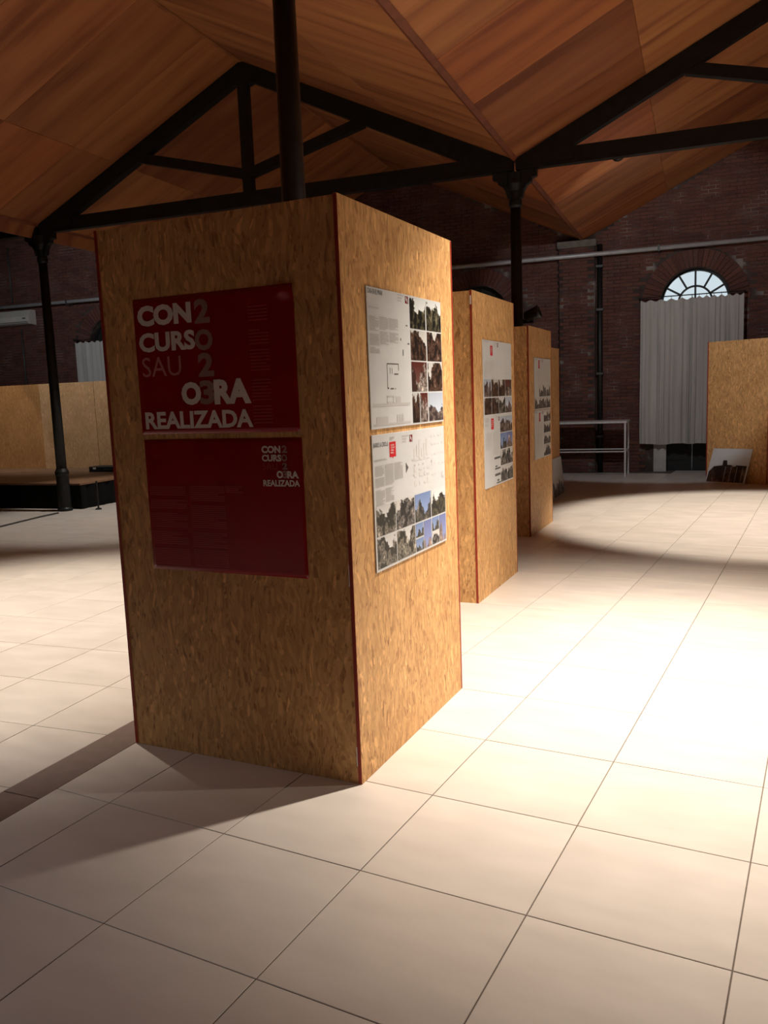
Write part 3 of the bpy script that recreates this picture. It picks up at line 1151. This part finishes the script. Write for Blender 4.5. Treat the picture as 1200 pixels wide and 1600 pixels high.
put_text(p1, 'lettering', 'CON', R(0.212, 1.972, 0.508, 2.062), M['ink_white'], 0.055, YT)
put_text(p1, 'digit', '2', R(0.524, 1.966, 0.604, 2.068), M['ink_mute'], 0.045, YT)
put_text(p1, 'lettering', 'CURS', R(0.212, 1.860, 0.520, 1.944), M['ink_white'], 0.042, YT - 0.0004)
put_text(p1, 'digit', 'O', R(0.518, 1.852, 0.612, 1.942), M['ink_mute'], 0.045, YT)
put_text(p1, 'thin_lettering', 'SAU', R(0.220, 1.752, 0.436, 1.838), M['ink_thin'], 0.0, YT)
put_text(p1, 'digit', '2', R(0.527, 1.741, 0.609, 1.843), M['ink_mute'], 0.045, YT)
put_text(p1, 'lettering', 'O', R(0.427, 1.622, 0.534, 1.722), M['ink_white'], 0.055, YT - 0.0004)
put_text(p1, 'digit', '3', R(0.526, 1.622, 0.606, 1.726), M['ink_mute'], 0.045, YT)
put_text(p1, 'lettering', 'RA', R(0.602, 1.621, 0.791, 1.727), M['ink_white'], 0.055, YT - 0.0004)
put_text(p1, 'lettering', 'REALIZADA', R(0.215, 1.521, 0.794, 1.597), M['ink_white'], 0.036, YT)
text_block(p1, 'list_text', 0.605, 0.03, 0.70, 0.52, 36, M['ink_dim'], YT, 3, (5, 6, 12, 20, 21, 29), 0.4)

X1, Z1 = 0.197, 0.880
loc, rz = face_frame(BOX1, 'front', X1, Z1)
p2 = thing('red_poster', 'red poster with small lettering and columns of fine text, lower one on the box', 'poster', loc, rz)
red_sheet(p2, 0.828, 0.594, 2, False)


def R2(x0, z0, x1, z1):
    return R(x0, z0, x1, z1, X1, Z1)


put_text(p2, 'lettering', 'CON', R2(0.826, 1.410, 0.920, 1.441), M['ink_white'], 0.05, YT)
put_text(p2, 'digit', '2', R2(0.926, 1.411, 0.953, 1.442), M['ink_mute'], 0.045, YT)
put_text(p2, 'lettering', 'CURS', R2(0.826, 1.375, 0.922, 1.404), M['ink_white'], 0.042, YT - 0.0003)
put_text(p2, 'digit', 'O', R2(0.922, 1.375, 0.951, 1.405), M['ink_mute'], 0.045, YT)
put_text(p2, 'thin_lettering', 'SAU', R2(0.828, 1.341, 0.900, 1.368), M['ink_dim'], -0.01, YT)
put_text(p2, 'digit', '2', R2(0.925, 1.341, 0.950, 1.370), M['ink_mute'], 0.045, YT)
put_text(p2, 'lettering', 'O', R2(0.895, 1.304, 0.927, 1.336), M['ink_white'], 0.05, YT - 0.0003)
put_text(p2, 'digit', '3', R2(0.925, 1.304, 0.949, 1.336), M['ink_mute'], 0.045, YT)
put_text(p2, 'lettering', 'RA', R2(0.947, 1.304, 1.003, 1.335), M['ink_white'], 0.05, YT - 0.0003)
put_text(p2, 'lettering', 'REALIZADA', R2(0.826, 1.270, 1.006, 1.297), M['ink_white'], 0.036, YT)
text_block(p2, 'text_column', 0.012, 0.022, 0.215, 0.382, 42, M['ink_dim'], YT, 5, (5, 6, 12, 13, 22, 23, 31, 32), 0.5)
text_block(p2, 'text_column', 0.238, 0.022, 0.425, 0.386, 42, M['ink_dim'], YT, 6, (8, 9, 22, 23, 32), 0.5)
text_block(p2, 'text_column', 0.43, 0.356, 0.52, 0.388, 4, M['ink_dim'], YT, 7, (), 0.5)


# white presentation boards
def board(box, a, z, label, w=PW, h=PHH):
    loc, rz = face_frame(box, 'right', a, z)
    root = thing('presentation_board', label, 'poster board', loc, rz, 'white presentation boards')
    MB().bbox(0, w, -0.006, 0.0, 0, h, 0.001).build('sheet', M['board'], root)
    return root


YB = -0.0068


def photo(root, kind, x0, z0, x1, z1):
    o = MB().box(x0, x1, -0.0004, 0.0004, z0, z1).build('photo_print', PH[kind], root)
    o.location = (0, YB, 0)
    return o


def logo(root, x, z, k=1.0):
    """small maroon square mark with a white notch and three grey lines beside it"""
    mb = MB()
    quad(mb, x, z, x + 0.034 * k, z + 0.032 * k)
    o = mb.build('logo', M['maroon'], root, fix=False)
    o.location = (0, YB, 0)
    m2 = MB()
    quad(m2, x + 0.006 * k, z + 0.012 * k, x + 0.015 * k, z + 0.028 * k)
    quad(m2, x + 0.018 * k, z + 0.004 * k, x + 0.024 * k, z + 0.020 * k)
    w = m2.build('logo_mark', M['board'], o, fix=False)
    w.location = (0, -0.0004, 0)
    text_block(root, 'logo_text', x - 0.085 * k, z - 0.004, x - 0.012 * k, z + 0.034 * k, 3, M['ink_grey'], YB, 4, (), 0.45)


def tag_mark(root, x, z, w=0.07, h=0.075):
    mb = MB()
    mb.add([(x, 0, z + 0.008), (x + w * 0.42, 0, z + 0.008), (x + w * 0.5, 0, z - 0.002), (x + w * 0.58, 0, z + 0.008), (x + w, 0, z + 0.008), (x + w, 0, z + h), (x, 0, z + h)], [(0, 1, 2, 3, 4, 5, 6)])
    o = mb.build('red_tag', M['redtag'], root, fix=False)
    o.location = (0, YB, 0)
    for i, (tx, f) in enumerate((('CON2', 0.62), ('CURSO', 0.68), ('OBRA', 0.55), ('REAL', 0.5))):
        put_text(o, 'tag_lettering', tx, (x + w * 0.18, z + h * (0.76 - 0.15 * i), x + w * (0.18 + f * 0.9), z + h * (0.86 - 0.15 * i)), M['ink_white'], 0.01, -0.0006)


def lines_drawing(root, name, rects, mat, y=YB):
    mb = MB()
    for r in rects:
        quad(mb, *r)
    o = mb.build(name, mat, root, fix=False)
    o.location = (0, y, 0)
    return o


# board 1: house in the pines
B_ = board(BOX1, 0.212, 1.490, 'white board titled CASA EN EL PINAR with dark photo grid, upper on the box side')
h = PHH
put_text(B_, 'title', 'CASA EN EL PINAR', (0.010, h - 0.028, 0.155, h - 0.008), M['ink_dark'], 0.0, YB)
logo(B_, 0.397, h - 0.040)
text_block(B_, 'subtitle', 0.015, h - 0.088, 0.125, h - 0.082, 1, M['ink_grey'], YB, 1, (), 0.9)
for x0, x1, n, top, g in ((0.016, 0.108, 28, 0.474, (11, 12, 22)), (0.115, 0.205, 21, 0.476, (10,)), (0.213, 0.31, 19, 0.476, (9, 10))):
    text_block(B_, 'text_column', x0, top - n * 0.0056, x1, top, n, M['ink_grey'], YB, n, g, 0.62)
for c, (x0, x1) in enumerate(((0.446, 0.632), (0.647, 0.835))):
    for r in range(4):
        zt = h - 0.010 - r * 0.1455
        kinds = [['pine', 'pine'], ['dark', 'dark'], ['redroom', 'dark'], ['dark', 'street']]
        if r == 3 and c == 0:
            photo(B_, 'dark', x0, zt - 0.138, x0 + 0.085, zt)
            photo(B_, 'redroom', x0 + 0.095, zt - 0.138, x1, zt)
        else:
            photo(B_, kinds[r][c], x0, zt - 0.138, x1, zt)
lines_drawing(B_, 'plan_drawing', [(0.175, 0.277, 0.30, 0.281), (0.175, 0.170, 0.179, 0.281), (0.296, 0.25, 0.30, 0.281), (0.205, 0.235, 0.208, 0.262), (0.228, 0.235, 0.231, 0.262),
                                   (0.25, 0.232, 0.295, 0.237), (0.175, 0.170, 0.19, 0.176), (0.205, 0.168, 0.24, 0.173), (0.255, 0.168, 0.262, 0.173)], M['ink_dark'])
lines_drawing(B_, 'site_drawing', [(0.330, 0.385, 0.338, 0.395), (0.352, 0.318, 0.360, 0.345), (0.395, 0.452, 0.415, 0.457), (0.41, 0.37, 0.43, 0.376)], M['ink_dark'])
lines_drawing(B_, 'elevation_drawing', [(0.018, 0.094, 0.415, 0.106), (0.165, 0.106, 0.235, 0.112), (0.165, 0.106, 0.170, 0.138), (0.230, 0.106, 0.236, 0.138), (0.165, 0.134, 0.236, 0.139),
                                        (0.26, 0.106, 0.31, 0.135), (0.018, 0.012, 0.415, 0.020), (0.05, 0.02, 0.17, 0.050), (0.265, 0.02, 0.285, 0.055), (0.293, 0.02, 0.313, 0.055), (0.32, 0.02, 0.34, 0.055)], M['ink_grey'])

# board 2: neighbourhood
B_ = board(BOX1, 0.210, 0.872, 'white board with red tag and two rows of landscape photos, lower on the box side')
h = 0.580
put_text(B_, 'title', 'BARRIO LA CRIOLLA', (0.010, h - 0.040, 0.160, h - 0.020), M['ink_dark'], 0.0, YB)
tag_mark(B_, 0.172, h - 0.100, 0.068, 0.075)
logo(B_, 0.397, h - 0.038)
text_block(B_, 'tag_caption', 0.175, h - 0.020, 0.225, h - 0.004, 3, M['ink_grey'], YB, 2, (), 0.5)
text_block(B_, 'subtitle', 0.015, h - 0.102, 0.145, h - 0.092, 2, M['ink_grey'], YB, 1, (), 0.6)
for x0, x1, n, g in ((0.018, 0.108, 34, (9, 18, 19)), (0.116, 0.206, 32, (18, 19)), (0.215, 0.31, 15, ())):
    text_block(B_, 'text_column', x0, 0.460 - n * 0.0052, x1, 0.460, n, M['ink_grey'], YB, n + 3, g, 0.62)
for k, (x0, x1) in enumerate(((0.014, 0.213), (0.222, 0.428), (0.437, 0.634), (0.645, 0.832))):
    photo(B_, ['grey', 'mono', 'blue', 'pine'][k], x0, 0.154, x1, 0.286)
    if k < 2:
        photo(B_, 'grey', x0, 0.012, x1, 0.146)
    else:
        xm = (x0 + x1) / 2
        photo(B_, 'blue', x0, 0.080, xm - 0.004, 0.146)
        photo(B_, 'blue' if k == 2 else 'mono', x0, 0.012, xm - 0.004, 0.072)
        photo(B_, 'tower', xm + 0.004, 0.012, x1, 0.146)
rr = random.Random(5)
lines_drawing(B_, 'elevation_drawing', [(0.445 + 0.03 * k, 0.455 + 0.01 * (k % 2), 0.465 + 0.03 * k, 0.505 + 0.02 * (k % 3)) for k in range(6)] + [(0.43, 0.448, 0.64, 0.452)], M['ink_lightgrey'])
lines_drawing(B_, 'plan_drawing', [(x, z, x + rr.uniform(0.01, 0.04), z + rr.uniform(0.006, 0.03)) for x in (0.44, 0.5, 0.56, 0.6) for z in (0.33, 0.37, 0.40)] +
              [(x, z, x + rr.uniform(0.008, 0.03), z + rr.uniform(0.004, 0.012)) for x in (0.66, 0.70, 0.75, 0.80) for z in (0.36, 0.41, 0.46, 0.51, 0.55)], M['ink_lightgrey'])
lines_drawing(B_, 'plan_mark', [(0.415, 0.452, 0.44, 0.457), (0.44, 0.425, 0.455, 0.430), (0.49, 0.425, 0.505, 0.430), (0.545, 0.425, 0.56, 0.431), (0.655, 0.425, 0.67, 0.437), (0.79, 0.335, 0.80, 0.36), (0.81, 0.33, 0.82, 0.345), (0.425, 0.38, 0.44, 0.386)], M['ink_grey'])
mb = MB().add([(0.345, 0, 0.402), (0.375, 0, 0.425), (0.345, 0, 0.450)], [(0, 1, 2)])
o = mb.build('arrow_mark', M['ink_dark'], B_, fix=False)
o.location = (0, YB, 0)

# boards on the second box
B_ = board(BOX2, 0.225, 1.440, 'white board with red tag over eight dark photos, upper on the second box')
h = PHH
text_block(B_, 'title', 0.012, h - 0.022, 0.16, h - 0.008, 2, M['ink_grey'], YB, 3, (), 0.6)
tag_mark(B_, 0.20, h - 0.125, 0.070, 0.085)
logo(B_, 0.40, h - 0.045)
for x0, x1, n in ((0.03, 0.115, 24), (0.125, 0.21, 20), (0.22, 0.33, 30)):
    text_block(B_, 'text_column', x0, 0.43 - n * 0.0052, x1, 0.43, n, M['ink_lightgrey'], YB, n + 9, (8,), 0.55)
lines_drawing(B_, 'plan_drawing', [(x, z, x + rr.uniform(0.02, 0.09), z + rr.uniform(0.004, 0.01)) for x in (0.40, 0.5, 0.6, 0.7) for z in (0.33, 0.40, 0.46, 0.52)], M['ink_lightgrey'])
for k in range(4):
    photo(B_, ['street', 'dark', 'dark', 'redroom'][k], 0.018 + 0.205 * k, 0.152, 0.213 + 0.205 * k, 0.288)
    photo(B_, ['dark', 'dark', 'grey', 'street'][k], 0.018 + 0.205 * k, 0.012, 0.213 + 0.205 * k, 0.142)

B_ = board(BOX2, 0.225, 0.868, 'white board with a tall column of street photos at right, lower on the second box', PW, 0.572)
text_block(B_, 'title', 0.014, 0.485, 0.13, 0.555, 6, M['ink_grey'], YB, 5, (3,), 0.5)
tag_mark(B_, 0.19, 0.455, 0.075, 0.095)
logo(B_, 0.40, 0.525)
text_block(B_, 'text_column', 0.03, 0.30, 0.20, 0.44, 24, M['ink_lightgrey'], YB, 6, (), 0.5)
text_block(B_, 'text_column', 0.24, 0.25, 0.40, 0.44, 30, M['ink_lightgrey'], YB, 7, (), 0.5)
for r in range(4):
    for c in range(2):
        photo(B_, [['street', 'street'], ['blue', 'tower'], ['grey', 'mono'], ['mono', 'mono']][r][c], 0.455 + 0.192 * c, 0.012 + 0.138 * (3 - r), 0.640 + 0.192 * c, 0.142 + 0.138 * (3 - r))
lines_drawing(B_, 'section_drawing', [(0.265, 0.215, 0.44, 0.232), (0.28, 0.13, 0.44, 0.142), (0.275, 0.075, 0.44, 0.095), (0.32, 0.012, 0.44, 0.022), (0.29, 0.15, 0.35, 0.16), (0.34, 0.03, 0.40, 0.045)], M['ink_dark'])

# boards on the third box
B_ = board(BOX3, 0.225, 1.408, 'white board with grey photos in its lower half, upper on the third box', PW, 0.584)
text_block(B_, 'title', 0.012, 0.555, 0.16, 0.572, 2, M['ink_grey'], YB, 3, (), 0.6)
tag_mark(B_, 0.20, 0.46, 0.075, 0.10)
logo(B_, 0.40, 0.54)
text_block(B_, 'text_column', 0.04, 0.30, 0.38, 0.44, 18, M['ink_lightgrey'], YB, 6, (), 0.5)
text_block(B_, 'text_column', 0.45, 0.32, 0.80, 0.52, 22, M['ink_lightgrey'], YB, 8, (4, 5, 11), 0.5)
for k in range(3):
    photo(B_, 'mono', 0.24 + 0.198 * k, 0.148, 0.43 + 0.198 * k, 0.278)
for k in range(4):
    photo(B_, 'mono', 0.018 + 0.204 * k, 0.012, 0.213 + 0.204 * k, 0.138)
B_ = board(BOX3, 0.215, 0.845, 'white board with a narrow column of grey photos, lower on the third box', PW, 0.556)
text_block(B_, 'title', 0.012, 0.52, 0.16, 0.545, 2, M['ink_grey'], YB, 3, (), 0.6)
tag_mark(B_, 0.22, 0.42, 0.075, 0.105)
logo(B_, 0.40, 0.51)
text_block(B_, 'text_column', 0.04, 0.08, 0.40, 0.38, 34, M['ink_lightgrey'], YB, 6, (9, 20), 0.5)
for z0, z1 in ((0.415, 0.545), (0.285, 0.405), (0.15, 0.275), (0.012, 0.14)):
    for c in range(2):
        photo(B_, 'mono', 0.47 + 0.185 * c, z0, 0.648 + 0.185 * c, z1)

# board leaning against the side of the fourth box
c4, y4 = BOX4[0], BOX4[1]
e = Vector((math.cos(y4), math.sin(y4), 0))
g = Vector((-math.sin(y4), math.cos(y4), 0))
lo_ = Vector((c4.x, c4.y, 0)) + e * 0.075 + g * 0.34
root = thing('leaning_board', 'grey photo board leaning on the fourth box behind the slim column', 'poster board', lo_ + Vector((0, 0, 0.002)), 0)
root.rotation_euler = (Matrix.Rotation(y4 + math.pi / 2, 3, 'Z') @ Matrix.Rotation(math.radians(-6), 3, 'X')).to_euler()
MB().bbox(0, 0.84, -0.006, 0, 0.0, 0.594, 0.001).build('sheet', M['board'], root)
for k in range(3):
    o = MB().box(0.03 + 0.27 * k, 0.28 + 0.27 * k, -0.0004, 0.0004, 0.02, 0.30).build('photo_print', PH['mono'], root)
    o.location = (0, YB, 0)

# sheet leaning against the box in front of the curtain
c5, y5 = BOX5[0], BOX5[1]
e = Vector((math.cos(y5), math.sin(y5), 0))
g = Vector((-math.sin(y5), math.cos(y5), 0))
lo_ = Vector((c5.x, c5.y, 0)) - e * 0.955 - g * 0.165
root = thing('leaning_sheet', 'pale sheet with one wide dark photo leaning on the box by the curtain', 'poster board', lo_ + Vector((0, 0, 0.002)), 0)
root.rotation_euler = (Matrix.Rotation(y5, 3, 'Z') @ Matrix.Rotation(math.radians(-16), 3, 'X')).to_euler()
MB().add([(0.0, -0.004, 0), (0.66, -0.004, 0), (0.72, -0.004, 0.58), (0.07, -0.004, 0.58), (0.0, 0, 0), (0.66, 0, 0), (0.72, 0, 0.58), (0.07, 0, 0.58)],
         [(0, 1, 2, 3), (7, 6, 5, 4), (0, 4, 5, 1), (1, 5, 6, 2), (2, 6, 7, 3), (3, 7, 4, 0)]).build('sheet', M['board'], root, fix=False)
o = MB().add([(0.025, 0, 0.02), (0.635, 0, 0.02), (0.665, 0, 0.30), (0.34, 0, 0.31), (0.33, 0, 0.385), (0.265, 0, 0.385), (0.26, 0, 0.30), (0.12, 0, 0.28), (0.045, 0, 0.19)], [(0, 1, 2, 3, 4, 5, 6, 7, 8)]).build('photo_print', PH['dark'], root, fix=False)
o.location = (0, -0.0048, 0)
for k in range(4):
    a = 0.30 + 0.095 * k
    o = MB().add([(a, 0, 0.03), (a + 0.006, 0, 0.03), (a + 0.022, 0, 0.28), (a + 0.016, 0, 0.28)], [(0, 1, 2, 3)]).build('photo_line', M['ink_grey'], root, fix=False)
    o.location = (0, -0.0054, 0)


# ------------------------------------------------------------------ curtains
def curtain(s0, s1, z0, z1, v, seed, label, folds, amp, parent_group='grey window curtains'):
    rr = random.Random(seed)
    nx, nz = 120, 14
    ph = [rr.uniform(0, 6.28) for _ in range(4)]
    w = s1 - s0
    root = thing('curtain', label, 'curtain', bp(s0, v, z0), YAW, parent_group)
    vs = []
    for j in range(nz + 1):
        t = j / nz
        for i in range(nx + 1):
            x = i / nx
            a = 2 * math.pi * folds * (x + 0.035 * math.sin(2 * math.pi * 2 * x + ph[0]))
            y = amp * (math.sin(a) + 0.45 * math.sin(2.3 * a + ph[1])) * (0.55 + 0.6 * (1 - t)) + 0.4 * amp * math.sin(3 * t + 5 * x + ph[2])
            sag = -0.018 * (1 - math.cos(2 * math.pi * folds * x)) * (t ** 6)
            drift = 0.012 * math.sin(4 * (1 - t) + ph[3]) * (1 - t)
            vs.append((x * w + drift, y, t * (z1 - z0) + sag + (0.012 * math.sin(9 * x + ph[0]) if j == 0 else 0)))
    fs = [(j * (nx + 1) + i, j * (nx + 1) + i + 1, (j + 1) * (nx + 1) + i + 1, (j + 1) * (nx + 1) + i) for j in range(nz) for i in range(nx)]
    c = MB().add(vs, fs).build('cloth', M['curtain'], root, True, fix=False)
    n = max(3, int(folds))
    for k in range(n + 1):
        q = Matrix.Translation((w * k / n, 0, z1 - z0 + 0.022)) @ Matrix.Rotation(math.pi / 2, 4, 'Y')
        mbr = MB()
        mbr.tube([q @ Vector((0.024 * math.cos(2 * math.pi * i / 12), 0.024 * math.sin(2 * math.pi * i / 12), 0)) for i in range(13)], 0.004, 5)
        mbr.build('ring', M['iron'], c)
    return root


def curtain_rod(s0, s1, z, v, label):
    root = thing('curtain_rod', label, 'curtain rod', bp(s0, v, z), YAW)
    MB().tube([(0, 0, 0), (s1 - s0, 0, 0)], 0.010, 8).build('rod', M['iron'], root)
    for x in (0.02, s1 - s0 - 0.02):
        MB().box(x - 0.01, x + 0.01, 0, VWALL - v, -0.012, 0.012).build('rod_bracket', M['iron'], root)


VC = VWALL - 0.17
curtain_rod(1.04, 2.88, 3.245, VC, 'thin dark curtain rod across the sky-lit arched window')
curtain(1.08, 1.985, 0.535, 3.20, VC, 1, 'grey curtain half hanging beside the white table and brick pier', 5, 0.024)
curtain(1.975, 2.85, 0.535, 3.205, VC - 0.055, 2, 'grey curtain half hanging behind the leaning photo sheet box', 7, 0.02)
curtain_rod(-12.05, -10.15, 3.245, VC, 'thin dark curtain rod at the dark arched window by the stage')
curtain(-12.02, -10.18, 0.535, 3.20, VC, 3, 'pale grey curtain hanging behind the chipboard sheets on the stage', 11, 0.024)

# ------------------------------------------------------------------ white table
root = thing('work_table', 'white metal frame table with a lower rail before the brick wall', 'table', bp(0.885, 5.42, 0), YAW)
TL = 1.75
for sx in (0.0, -TL):
    for sy in (-0.34, 0.34):
        MB().bbox(sx - 0.017, sx + 0.017, sy - 0.017, sy + 0.017, 0, 0.985, 0.003).build('leg', M['white'], root)
MB().bbox(-TL - 0.03, 0.03, -0.37, 0.37, 0.985, 1.022, 0.004).build('table_top', M['white'], root)
for sy in (-0.34, 0.34):
    MB().box(-TL + 0.02, -0.02, sy - 0.011, sy + 0.011, 0.460, 0.482).build('lower_rail', M['white'], root)
for sx in (0.0, -TL):
    MB().box(sx - 0.016, sx + 0.016, -0.32, 0.32, 0.460, 0.482).build('end_rail', M['white'], root)

# ------------------------------------------------------------------ stage and what stands on it
SZ = 0.42
root = thing('stage', 'low wooden stage with a black skirt beside the iron column', 'stage', bp(-7.17, 0.17, 0), YAW)
for k in range(9):
    for j in range(2):
        MB().bbox(-1.0 * (k + 1) + 0.002, -1.0 * k - 0.002, 2.2 * j + 0.002, 2.2 * (j + 1) - 0.002, SZ - 0.03, SZ, 0.002).build('deck_panel', M['stagetop'], root)


def skirt(pts, nrm, n, zt):
    vs = []
    for i in range(n + 1):
        t = i / n
        q = pts[0].lerp(pts[1], t) + nrm * (0.012 * math.sin(t * n * 0.9) + 0.005 * math.sin(t * n * 2.1))
        vs += [(q.x, q.y, 0.0), (q.x, q.y, zt)]
    return MB().add(vs, [(2 * i, 2 * i + 2, 2 * i + 3, 2 * i + 1) for i in range(n)])


skirt(Vector((-9, 0.02)).to_3d() and [Vector((-9, 0.02)), Vector((-0.02, 0.02))], Vector((0, -1)), 260, SZ - 0.005).build('skirt', M['skirt'], root, True, fix=False)
skirt([Vector((-0.02, 0.02)), Vector((-0.02, 4.38))], Vector((1, 0)), 130, SZ - 0.005).build('skirt', M['skirt'], root, True, fix=False)
for sx in (-0.1, -3, -6, -8.9):
    for sy in (0.1, 2.2, 4.3):
        MB().box(sx - 0.03, sx + 0.03, sy - 0.03, sy + 0.03, 0, SZ - 0.03).build('leg', M['black'], root)

for s0, s1, v, yw, sm, lab in ((-12.62, -11.36, 2.98, 0.0, 'osb_orange', 'orange chipboard sheet standing on the stage below the air conditioner'),
                           (-11.35, -10.39, 2.96, -0.02, 'osb_orange', 'orange chipboard sheet standing on the stage left of the iron column'),
                           (-10.38, -9.05, 2.90, 0.03, 'osb_stage', 'paler chipboard sheet standing on the stage behind the iron column'),
                           (-9.04, -7.82, 2.93, 0.02, 'osb_stage', 'pale chipboard sheet at the end of the row on the stage')):
    w = s1 - s0
    root = thing('chipboard_sheet', lab, 'chipboard sheet', bp(s0, v, SZ), YAW + yw, 'chipboard sheets on the stage')
    MB().bbox(0.002, w - 0.002, 0, 0.018, 0, 1.71, 0.0015).build('sheet', M[sm], root)
    for xx in (0.12, w - 0.16):
        MB().box(xx, xx + 0.04, 0.018, 0.45, 0, 0.04).beam((xx, 0.0), (xx, 0.02), 0.01, 0.01).build('foot', M['osb_stage'], root)
        MB().add([(xx, 0.019, 0.9), (xx + 0.04, 0.019, 0.9), (xx + 0.04, 0.45, 0.03), (xx, 0.45, 0.03), (xx, 0.019, 0.86), (xx + 0.04, 0.019, 0.86), (xx + 0.04, 0.41, 0.03), (xx, 0.41, 0.03)],
                 [(0, 1, 2, 3), (7, 6, 5, 4), (0, 4, 5, 1), (1, 5, 6, 2), (2, 6, 7, 3), (3, 7, 4, 0)]).build('brace', M['osb_stage'], root)

root = thing('flat_case', 'flat black case with a white label lying on the stage', 'case', bp(-8.62, 2.1, SZ), YAW)
MB().bbox(0, 0.9, 0, 0.35, 0, 0.10, 0.01).build('body', M['black'], root)
MB().box(0.10, 0.17, -0.002, 0.0, 0.05, 0.085).build('label_plate', M['tape'], root)
MB().box(0.35, 0.55, -0.018, 0.0, 0.04, 0.06).build('handle', M['darkgrey'], root)

root = thing('stage_post', 'thin black post standing on the floor by the stage corner', 'post', bp(-6.86, 0.19, 0), YAW)
MB().lathe([(0.05, 0), (0.05, 0.015), (0.016, 0.03)], 14).build('foot', M['black'], root)
MB().lathe([(0.014, 0.02), (0.014, 0.46)], 10).build('rod', M['black'], root)

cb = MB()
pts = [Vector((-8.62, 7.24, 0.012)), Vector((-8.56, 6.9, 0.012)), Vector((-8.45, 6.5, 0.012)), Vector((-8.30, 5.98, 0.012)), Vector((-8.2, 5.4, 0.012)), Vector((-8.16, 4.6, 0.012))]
tag(cb.tube(pts, 0.012, 8).build('floor_streak', M['darkgrey'], None, True), 'dark streak on the floor leading to the stage column', 'streak')  # thin dark tube laid along the floor towards the stage column

# ------------------------------------------------------------------ air conditioner on the brick wall
root = thing('air_conditioner', 'white wall air conditioner on the brick wall above the stage', 'air conditioner', bp(-14.55, VWALL - 0.02, 3.70), YAW)
AW = 1.28
MB().prism([(0, 0), (0, 0.36), (AW, 0.36), (AW, 0)], -0.002, -0.012).build('back_plate', M['acwhite'], root)
bm_ = MB()
prof = [(-0.012, 0.0), (-0.20, 0.02), (-0.25, 0.09), (-0.25, 0.20), (-0.14, 0.36), (-0.012, 0.36)]
n = len(prof)
bm_.add([(0, y, z) for y, z in prof] + [(AW, y, z) for y, z in prof],
        [tuple(range(n)), tuple(range(2 * n - 1, n - 1, -1))] + [(i, i + n, (i + 1) % n + n, (i + 1) % n) for i in range(n)])
bm_.build('body', M['acwhite'], root)
MB().box(0.06, AW - 0.06, -0.238, -0.21, 0.030, 0.040).box(0.06, AW - 0.06, -0.252, -0.236, 0.066, 0.074).build('louvre', M['darkgrey'], root)
MB().box(AW - 0.20, AW - 0.10, -0.2515, -0.249, 0.14, 0.17).build('display', M['darkgrey'], root)
